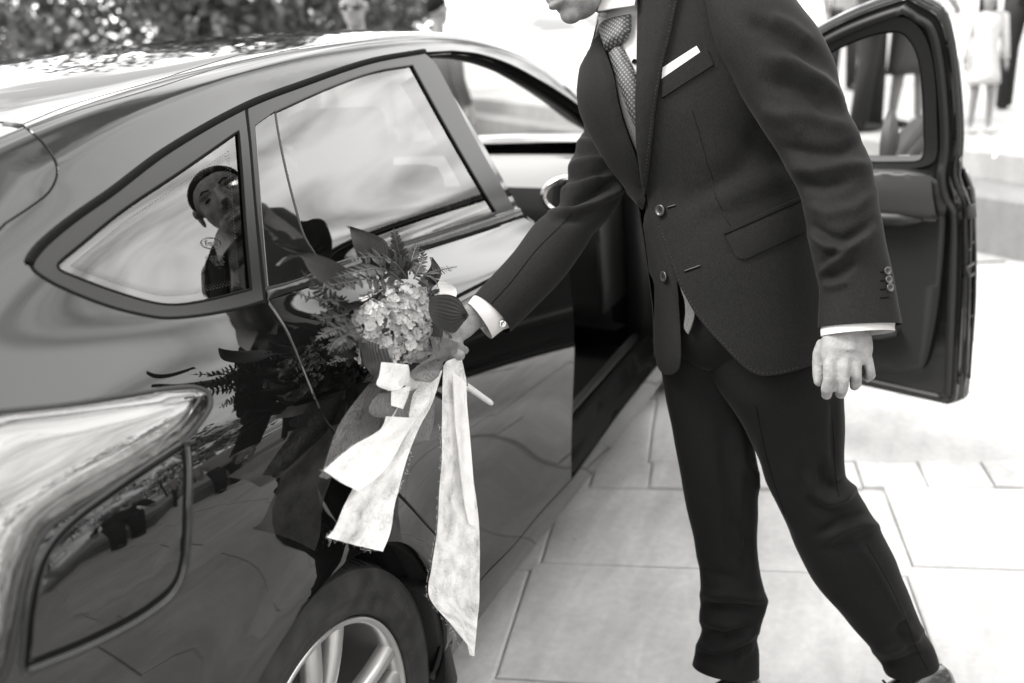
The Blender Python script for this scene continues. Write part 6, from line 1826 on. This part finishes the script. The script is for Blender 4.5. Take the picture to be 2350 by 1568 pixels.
sheet('ribbon_tail', [(840, 880, 900, 880), (790, 960, 860, 985), (745, 1040, 790, 1062), (720, 1090, 742, 1100)], M['ribbon_grey'], BQ, -.955, 40, 10, .006, 4, .004, 2.2)
# loose fibres along the ribbon edges
mb = MB()
def fuzz(L, k, y):
    sp = smooth_path(L, 3.0, False)
    for p in sp:
        if rng.random() > k: continue
        a_ = ony(p[0], p[1], y); d = rng.normal(0, 1, 3); d[1] *= .5; d /= np.linalg.norm(d); ln_ = abs(rng.normal(.003, .0025)) + .0015
        mb.tube([a_, a_ + d * ln_ * .5 + rng.normal(0, .0003, 3), a_ + d * ln_], [.00016, .00013, .00008], 3, cap=False)
fuzz([(1009, 982), (1013, 1048), (1006, 1130), (1000, 1213), (987, 1298), (980, 1369), (1030, 1435), (1083, 1505), (1092, 1440), (1096, 1385), (1094, 1322), (1090, 1220), (1080, 1075)], .55, -.986)
fuzz([(742, 1080), (776, 1052), (812, 1022)], .5, -.998); fuzz([(771, 1213), (751, 1234), (800, 1246), (866, 1264), (887, 1222), (904, 1160), (922, 1110), (945, 1040)], .55, -.986)
fz = mb.build('loose_fibres', M['ribbon_solid'], BQ); fz['kind'] = 'stuff'

# ------------------------------------------------------------------ second bouquet, on the outside of the open front door
B2P = dx(np.array([[1.36, -.96, .98]]))[0]
B2 = empty('bouquet', tuple(B2P)); tag(B2, 'broad dark leaves of a second bouquet behind the open door window', 'bouquet')
def leaf3(base, tip, width, mat, parent, bend=.02, n=12, m=7):
    base = np.array(base); tip = np.array(tip); ax = tip - base; L = np.linalg.norm(ax); sdv = np.cross(ax / L, CF); sdv /= np.linalg.norm(sdv); V = []; U = []
    for i in range(n):
        t = i / (n - 1); w = width * math.sin(math.pi * min(1, t * .86 + .1)) ** .8
        for j in range(m):
            f = j / (m - 1) - .5; V.append(base + ax * t + sdv * w * f + CTO * (bend * math.sin(t * 3) - .4 * w * abs(f))); U.append((t, f))
    Fc = [(i * m + j, i * m + j + 1, (i + 1) * m + j + 1, (i + 1) * m + j) for i in range(n - 1) for j in range(m - 1)]
    o = mesh_obj('leaf', V, Fc, mat, parent); set_uv(o, np.array(U)); return o
DD = depth_of(B2P) + .06
for (b_, t_, w) in (((2032, 400), (2045, 248), .055), ((2040, 400), (2130, 262), .085), ((2060, 400), (2120, 300), .06), ((2075, 420), (2150, 330), .06)):
    leaf3(at(b_[0], b_[1], DD), at(t_[0], t_[1], DD), w, M['leaf'], B2)
mb = MB(); c_ = at(2075, 420, DD + .02)
for k in range(16):
    mb.ball(c_ + rng.normal(0, .03, 3), .018, nu=8, nv=6)
mb.build('flower_head', M['petal_b'], B2)

# ------------------------------------------------------------------ stone terrace with two steps beyond the car
TA, TB = onz(2250, 409, .33)[:2], onz(1200, 267, .33)[:2]
td = (TB - TA) / np.linalg.norm(TB - TA); tn = np.array([-td[1], td[0]])
if tn @ (np.array([10.0, -1.0]) - TA) < 0: tn = -tn
def terrace_block(name, off, z0, z1, depth, label):
    p0 = TA - td * 9 + tn * off; p1 = TA + td * 45 + tn * off; q1 = p1 + tn * depth; q0 = p0 + tn * depth
    b = .015; mb = MB()
    ring = [p0, p1, q1, q0]
    V = [(p[0], p[1], z0) for p in ring] + [(p[0], p[1], z1 - b) for p in ring] + [((p + (tn if k < 2 else -tn) * b)[0], (p + (tn if k < 2 else -tn) * b)[1], z1) for k, p in enumerate(ring)]
    Fc = [(k, (k + 1) % 4, 4 + (k + 1) % 4, 4 + k) for k in range(4)] + [(4 + k, 4 + (k + 1) % 4, 8 + (k + 1) % 4, 8 + k) for k in range(4)] + [(8, 9, 10, 11)]
    mb.add(V, Fc); o = mb.build(name, M['step'] if z0 > .1 else M['road'], None, False); tag(o, label, 'step', kind='structure'); return o
terrace_block('terrace_step', -.42, 0.0, .33, .44, 'low grey stone step in front of the terrace')
terrace_block('terrace', 0.0, .30, .50, 60, 'pale raised stone terrace where the guests stand')

# ------------------------------------------------------------------ trees
M['bark'] = pbr('bark', .06, .9, noise=(8, .4), bump=(30, .02))
def foliage_mat(name, g):
    m, n, l, out = new_mat(name)
    oi = n.new('ShaderNodeNewGeometry'); mr = n.new('ShaderNodeMapRange'); mr.inputs['To Min'].default_value = g * .5; mr.inputs['To Max'].default_value = g * 1.7
    l.new(oi.outputs['Random Per Island'], mr.inputs['Value'])
    cc = n.new('ShaderNodeCombineColor')
    for k in range(3): l.new(mr.outputs[0], cc.inputs[k])
    d = n.new('ShaderNodeBsdfDiffuse'); t = n.new('ShaderNodeBsdfTranslucent'); gl = n.new('ShaderNodeBsdfGlossy'); gl.inputs['Roughness'].default_value = .35
    l.new(cc.outputs[0], d.inputs['Color']); l.new(cc.outputs[0], t.inputs['Color'])
    m1 = n.new('ShaderNodeMixShader'); m1.inputs[0].default_value = .35; l.new(d.outputs[0], m1.inputs[1]); l.new(t.outputs[0], m1.inputs[2])
    m2 = n.new('ShaderNodeMixShader'); m2.inputs[0].default_value = .06; l.new(m1.outputs[0], m2.inputs[1]); l.new(gl.outputs[0], m2.inputs[2])
    l.new(m2.outputs[0], out.inputs['Surface']); return m
M['foliage'] = foliage_mat('leaves', .05)
def crown_mesh(seed, n, spread, h, leaf):
    r = np.random.default_rng(seed); nc = 26
    cen = r.normal(0, 1, (nc, 3)); cen /= np.linalg.norm(cen, axis=1)[:, None]; cen *= r.uniform(.35, 1.0, (nc, 1)) ** .6
    cen *= np.array([spread, spread, h]); rad = r.uniform(.22, .48, nc) * spread
    k = r.integers(0, nc, n); d = r.normal(0, 1, (n, 3)); d /= np.linalg.norm(d, axis=1)[:, None]
    C = cen[k] + d * (rad[k] * r.uniform(.3, 1, n) ** .5)[:, None]
    a = r.normal(0, 1, (n, 3)); a /= np.linalg.norm(a, axis=1)[:, None]; b = np.cross(a, r.normal(0, 1, (n, 3))); b /= np.linalg.norm(b, axis=1)[:, None]
    s_ = leaf * r.uniform(.6, 1.4, n)[:, None]
    V = np.stack([C - a * s_, C + b * s_ * .5, C + a * s_, C - b * s_ * .5], 1).reshape(-1, 3)
    me = bpy.data.meshes.new('crown'); me.vertices.add(4 * n); me.vertices.foreach_set('co', V.ravel()); me.loops.add(4 * n); me.polygons.add(n)
    me.loops.foreach_set('vertex_index', np.arange(4 * n, dtype=np.int32)); me.polygons.foreach_set('loop_start', np.arange(0, 4 * n, 4, dtype=np.int32)); me.polygons.foreach_set('loop_total', np.full(n, 4, dtype=np.int32))
    me.update(); me.materials.append(M['foliage']); return me, cen
def tree(loc, h, spread, seed, label, n=6000, base=.0, leaf=.065, lean=0.0, low=.0, group=None):
    e = empty('tree', (loc[0], loc[1], base)); tag(e, label, 'tree', group)
    cz = base + h - spread * .8; me, cen = crown_mesh(seed, n, spread, spread * (.75 + low), leaf)
    o = bpy.data.objects.new('crown', me); COL.objects.link(o); o.parent = e; o.location = (lean * h, 0, h - spread * .8)
    mb = MB(); r = random.Random(seed)
    base_v = Vector((loc[0], loc[1], base - .05)); top = Vector((loc[0] + lean * h, loc[1], base + h - spread * .6))
    mb.tube([base_v, base_v.lerp(top, .3) + Vector((.04, -.03, 0)), base_v.lerp(top, .65) + Vector((-.05, .04, 0)), top], [.16, .12, .09, .03], 10)
    for k in range(7):
        c = cen[r.randrange(len(cen))]; s0 = base_v.lerp(top, r.uniform(.45, .85)); t_ = Vector((loc[0] + lean * h + c[0] * .9, loc[1] + c[1] * .9, base + h - spread * .8 + c[2] * .9))
        mb.tube([s0, s0.lerp(t_, .5) + Vector((0, 0, .15)), t_], [.05, .035, .01], 6)
    mb.build('trunk', M['bark'], e)
    return e
def gpx(u, depth):
    p = at(u, 120, depth); return (p[0], p[1])
tree(gpx(40, 11.0), 2.75, 1.6, 1, 'dark leafy tree at the far left behind the car roof', low=.25)
tree(gpx(330, 12.5), 2.9, 1.75, 2, 'dark leafy tree behind the middle of the car roof', low=.25)
tree(gpx(640, 10.0), 3.0, 1.2, 3, 'slender leafy tree with a leaning pale trunk above the roof', lean=-.06)
tree(gpx(700, 13.0), 3.2, 1.5, 4, 'small dark tree beside the man in sunglasses', low=.2)
tree(gpx(890, 16.0), 2.9, 1.1, 5, 'low dark bush-like tree right of the man in sunglasses', low=.1, n=3600)
tree(gpx(-260, 12.0), 3.2, 1.7, 6, 'dark leafy tree just beyond the left edge', low=.25)
# row of trees behind the photographer, seen only as dark reflections in the paint
for k, (x, y, h, sp) in enumerate(((-7, -9.5, 6.0, 2.6), (-2.5, -11, 6.6, 2.9), (2.2, -11.5, 6.2, 2.7), (7, -10.5, 6.4, 2.8), (-11, -6, 6.0, 2.6))):
    t_ = tree((x, y), h, sp, 20 + k, ('dark tree behind the photographer and left of the guests', 'broadest dark tree right behind the photographer', 'dark tree behind the guests facing the rear door', 'dark tree behind the photographer, farthest forward along the car', 'dark tree behind the car, nearest its tail')[k], n=4200, leaf=.10, low=.3, group='trees behind the photographer')

# ------------------------------------------------------------------ guests
def cloth(name, g, rough=.8): return pbr(name, g, rough, noise=(40, .12), bump=(60, .004))
M['g_black'] = cloth('black_cloth', .004); M['g_dark'] = cloth('dark_cloth', .008); M['g_white'] = cloth('white_cloth', .42); M['g_pale'] = cloth('pale_cloth', .25); M['g_mid'] = cloth('grey_cloth', .03)
def oval(mb, secs, f, s, o, n=20):
    """loft of ovals: (z, half width, half depth, forward shift, side shift)"""
    V = []; Fc = []
    for (z, w, d, fs, ss) in secs:
        for k in range(n):
            t = 2 * math.pi * k / n; V.append(o + s * (w * math.cos(t) + ss) + f * (d * math.sin(t) + fs) + Vector((0, 0, z)))
    m = len(secs)
    for i in range(m - 1):
        for k in range(n): Fc.append((i * n + k, i * n + (k + 1) % n, (i + 1) * n + (k + 1) % n, (i + 1) * n + k))
    Fc.append(tuple(range(n - 1, -1, -1))); Fc.append(tuple((m - 1) * n + k for k in range(n)))
    mb.add(V, Fc)
def guest(loc, heading, h, top, legs, label, skirt=None, glasses=False, hair_long=False, stride=.05, arm_bend=0.0, shoes='g_black', group=None, bare_arms=False):
    """standing figure; proportions scaled from its height"""
    k = h / 1.75; o = Vector((loc[0], loc[1], loc[2])); f = Vector((math.cos(heading), math.sin(heading), 0)); s = Vector((-f.y, f.x, 0))
    e = empty('person', tuple(o)); tag(e, label, 'person', group)
    hk = k if h > 1.3 else k * 1.32
    hz = h - .115 * hk
    mb = MB(); rot = Matrix((f, s, Vector((0, 0, 1)))).transposed()
    def P(ff, ss, z): return o + f * ff + s * ss + Vector((0, 0, z))
    mb.ball(P(-.005 * hk, 0, hz + .02 * hk), .095 * hk, .075 * hk, .095 * hk, 18, 12, rot); mb.ball(P(.03 * hk, 0, hz - .04 * hk), .062 * hk, .058 * hk, .075 * hk, 16, 10, rot)
    mb.ball(P(.065 * hk, 0, hz - .092 * hk), .024 * hk, nu=10, nv=8); mb.ball(P(.10 * hk, 0, hz - .02 * hk), .018 * hk, .014 * hk, .024 * hk, 10, 8, rot)
    for q in (1, -1): mb.ball(P(-.01 * hk, q * .078 * hk, hz - .005 * hk), .014 * hk, .008 * hk, .028 * hk, 8, 6, rot)
    mb.tube([P(-.01, 0, hz - .06 * hk), P(-.01, 0, h * .835), P(-.01, 0, h * .79)], [.05 * hk, .052 * hk, .07 * hk], 12)
    oval(mb, [(h * .50, .13 * k, .09 * k, 0, 0), (h * .62, .12 * k, .085 * k, 0, 0), (h * .74, .15 * k, .095 * k, 0, 0), (h * .80, .12 * k, .07 * k, 0, 0)], f, s, o)
    arms = []
    for q in (1, -1):
        sh = P(0, q * .175 * k, h * .79); el = P(-.02 * k + arm_bend * .1, q * (.225 * k), h * .62); wr = P(.05 * k + arm_bend * .22, q * .235 * k, h * .49 + arm_bend * .2); hd = P(.075 * k + arm_bend * .28, q * .235 * k, h * .44 + arm_bend * .25)
        mb.tube([P(0, q * .12 * k, h * .78), sh, el, wr], [.05 * k, .045 * k, .036 * k, .026 * k], 10)
        mb.tube([wr, wr.lerp(hd, .5), hd], [.026 * k, .034 * k, .02 * k], 8)
        for j in range(4): mb.tube([hd + f * ((j - 1.5) * .016 * k), hd + f * ((j - 1.5) * .018 * k + .01 * k) + Vector((0, 0, -.06 * k))], [.009 * k, .007 * k], 6)
        mb.tube([wr.lerp(hd, .4), wr.lerp(hd, .4) + f * .04 * k + Vector((0, 0, -.03 * k))], [.011 * k, .008 * k], 6)
        arms.append((sh, el, wr))
        hip = P(0, q * .085 * k, h * .50); kn = P(.01 + q * stride * .5, q * .09 * k, h * .28); an = P(q * stride - .02, q * .095 * k, .08 * k)
        mb.tube([hip, kn, an], [.08 * k, .055 * k, .035 * k], 10)
        mb.tube([an, an + f * .06 * k + Vector((0, 0, -.04 * k))], [.035 * k, .03 * k], 8)
    remeshed(mb, 'body', M['skin'], e, .011, 3)
    # hair
    V = []; Fc = []; nu, nv_ = 24, 10
    for j in range(nv_ + 1):
        for i in range(nu):
            ph = 2 * math.pi * i / nu; fr_ = math.cos(ph); lim = 1.1 + (1.0 if not hair_long else 1.1) * (.5 - .5 * fr_); th = lim * j / nv_
            f_ = (1.08 if j < nv_ else .95); dz = -(.16 * hk if (hair_long and fr_ < .35 and j == nv_) else 0)
            V.append(P(-.005 * hk + .095 * hk * math.sin(th) * math.cos(ph) * f_, .075 * hk * math.sin(th) * math.sin(ph) * f_ * (1.1 if dz else 1), hz + .02 * hk + .095 * hk * math.cos(th) * f_ + dz))
    for j in range(nv_):
        for i in range(nu): a = j * nu + i; b = j * nu + (i + 1) % nu; Fc.append((a, a + nu, b + nu, b))
    mesh_obj('hair', V, Fc, M['hair'], e)
    if glasses:
        mb = MB()
        for q in (1, -1): mb.ball(P(.088 * hk, q * .034 * hk, hz + .002), .012, .032 * hk, .022 * hk, 12, 8, rot)
        mb.tube([P(.02 * hk, .075 * hk, hz + .01), P(.085 * hk, .06 * hk, hz + .01), P(.098 * hk, 0, hz + .01), P(.085 * hk, -.06 * hk, hz + .01), P(.02 * hk, -.075 * hk, hz + .01)], .005, 6)
        mb.build('sunglasses', M['gloss_trim'], e)
    mb = MB()
    if skirt is None:
        oval(mb, [(h * .455, .145 * k, .10 * k, 0, 0), (h * .52, .155 * k, .11 * k, 0, 0), (h * .60, .145 * k, .105 * k, 0, 0), (h * .72, .185 * k, .125 * k, 0, 0), (h * .785, .19 * k, .11 * k, 0, 0), (h * .82, .10 * k, .075 * k, 0, 0)], f, s, o)
    else:
        oval(mb, [(h * skirt, .20 * k, .16 * k, 0, 0), (h * (skirt + .06), .19 * k, .15 * k, 0, 0), (h * .52, .16 * k, .12 * k, 0, 0), (h * .61, .135 * k, .105 * k, 0, 0), (h * .73, .17 * k, .115 * k, 0, 0), (h * .79, .165 * k, .10 * k, 0, 0), (h * .82, .08 * k, .065 * k, 0, 0)], f, s, o)
    tp = mb.build('jacket' if skirt is None else 'dress', M[top], e)
    if not bare_arms:
        for sh, el, wr in arms:
            mb = MB(); mb.tube([sh + Vector((0, 0, .005)) - (sh - P(0, 0, h * .79)) * .25, sh, el, el.lerp(wr, .92)], [.055 * k, .062 * k, .05 * k, .04 * k], 12); mb.build('sleeve', M[top], tp)
    if skirt is None:
        for q in (1, -1):
            mb = MB(); hip = P(0, q * .075 * k, h * .52); kn = P(.012 + q * stride * .5, q * .09 * k, h * .28); an = P(q * stride - .02, q * .095 * k, .035 * k)
            mb.tube([hip, hip.lerp(kn, .5), kn, an], [.10 * k, .088 * k, .068 * k, .062 * k], 14); mb.build('trouser_leg', M[legs], e)
    for q in (1, -1):
        mb = MB(); an = P(q * stride - .02, q * .095 * k, 0); mb.ball(an + f * .055 * k + Vector((0, 0, .032 * k)), .13 * k, .045 * k, .032 * k, 14, 8, rot); mb.build('shoe', M[shoes], e)
    return e
def foot_at(u, depth, z=0.0):
    p = at(u, 200, depth); return (p[0], p[1], z)
TOCAM = math.pi + YAW
# man in sunglasses behind the roof, dark-haired man beyond him
p = at(812, 18, 5.4); guest((p[0], p[1], 0), TOCAM - .1, p[2] + .115 + .0, 'g_pale', 'g_mid', 'man in sunglasses whose head shows above the car roof', glasses=True)
p = at(1004, 20, 7.7); guest((p[0], p[1], 0), TOCAM + 2.3, p[2] + .10, 'g_black', 'g_black', 'dark haired man seen from behind above the roof', )
# on the terrace: child, adults seen through the open door's window and at the right edge
p = onz(2247, 306, .5); guest((p[0], p[1], .5), TOCAM - .15, .97, 'g_white', 'g_white', 'small girl in a white dress standing right of the open door', skirt=.34, hair_long=True, stride=.02, shoes='g_pale')
p = onz(2330, 262, .5); guest((p[0] + .3, p[1] - .05, .5), TOCAM + 2.9, 1.78, 'g_black', 'g_dark', 'adult in black standing behind the girl at right edge', stride=.12)
p = onz(1992, 300, .5); guest((p[0], p[1], .5), TOCAM + 1.2, 1.78, 'g_dark', 'g_black', 'man in black trousers seen through the open door window', stride=.06)
p = onz(2080, 290, .5); guest((p[0], p[1], .5), TOCAM + .5, 1.62, 'g_mid', 'g_mid', 'woman in a dark dress beside the man in black trousers', skirt=.24, hair_long=True, arm_bend=.5, shoes='g_dark', bare_arms=True)
p = onz(1890, 250, .5); guest((p[0] + 2.0, p[1], .5), TOCAM + .2, 1.7, 'g_pale', 'g_dark', 'guest in a pale jacket far behind the door frame')
# guests behind the photographer: they show only as reflections in the paint
for k, (x, y, hd, hh, tp, lg, lb) in enumerate(((-1.9, -4.1, 1.2, 1.76, 'g_black', 'g_black', 'man in black behind the photographer, reflected in the rear wing'), (-2.9, -3.5, .8, 1.72, 'g_dark', 'g_black', 'man in dark grey behind the photographer, reflected near the lamp'),
                                  (-.7, -4.6, 1.5, 1.80, 'g_black', 'g_dark', 'tall man in black behind the photographer, reflected in the fuel flap'), (1.7, -4.4, 1.9, 1.74, 'g_dark', 'g_dark', 'man in charcoal behind the photographer, reflected in the rear door'), (2.5, -4.0, 2.1, 1.66, 'g_pale', 'g_dark', 'guest in pale top behind the photographer, reflected in the door'))):
    guest((x, y, 0), hd, hh, tp, lg, lb, stride=.08)
# ------------------------------------------------------------------ pale ribbon end hanging at the right edge, held out of frame
mb = MB()
RB = empty('ribbon', tuple(at(2335, 260, 3.4))); tag(RB, 'pale crumpled ribbon end hanging into the picture at the right edge', 'ribbon')
V = []; U = []; n, m = 20, 6
A = lerp_path([(2400, 170, 2420, 215), (2345, 225, 2368, 262), (2312, 275, 2335, 300), (2288, 318, 2306, 332), (2279, 350, 2292, 346), (2280, 362, 2283, 364)], n)
for i, a in enumerate(A):
    PL, PR = at(a[0], a[1], 3.4), at(a[2], a[3], 3.4)
    for j in range(m): f = j / (m - 1); V.append(PL + (PR - PL) * f + CTO * .012 * math.sin(i * .9 + f * 5)); U.append((f * .05, i * .02))
o = mesh_obj('ribbon_end', V, [(i * m + j, i * m + j + 1, (i + 1) * m + j + 1, (i + 1) * m + j) for i in range(n - 1) for j in range(m - 1)], M['ribbon_pale'], RB); set_uv(o, np.array(U))
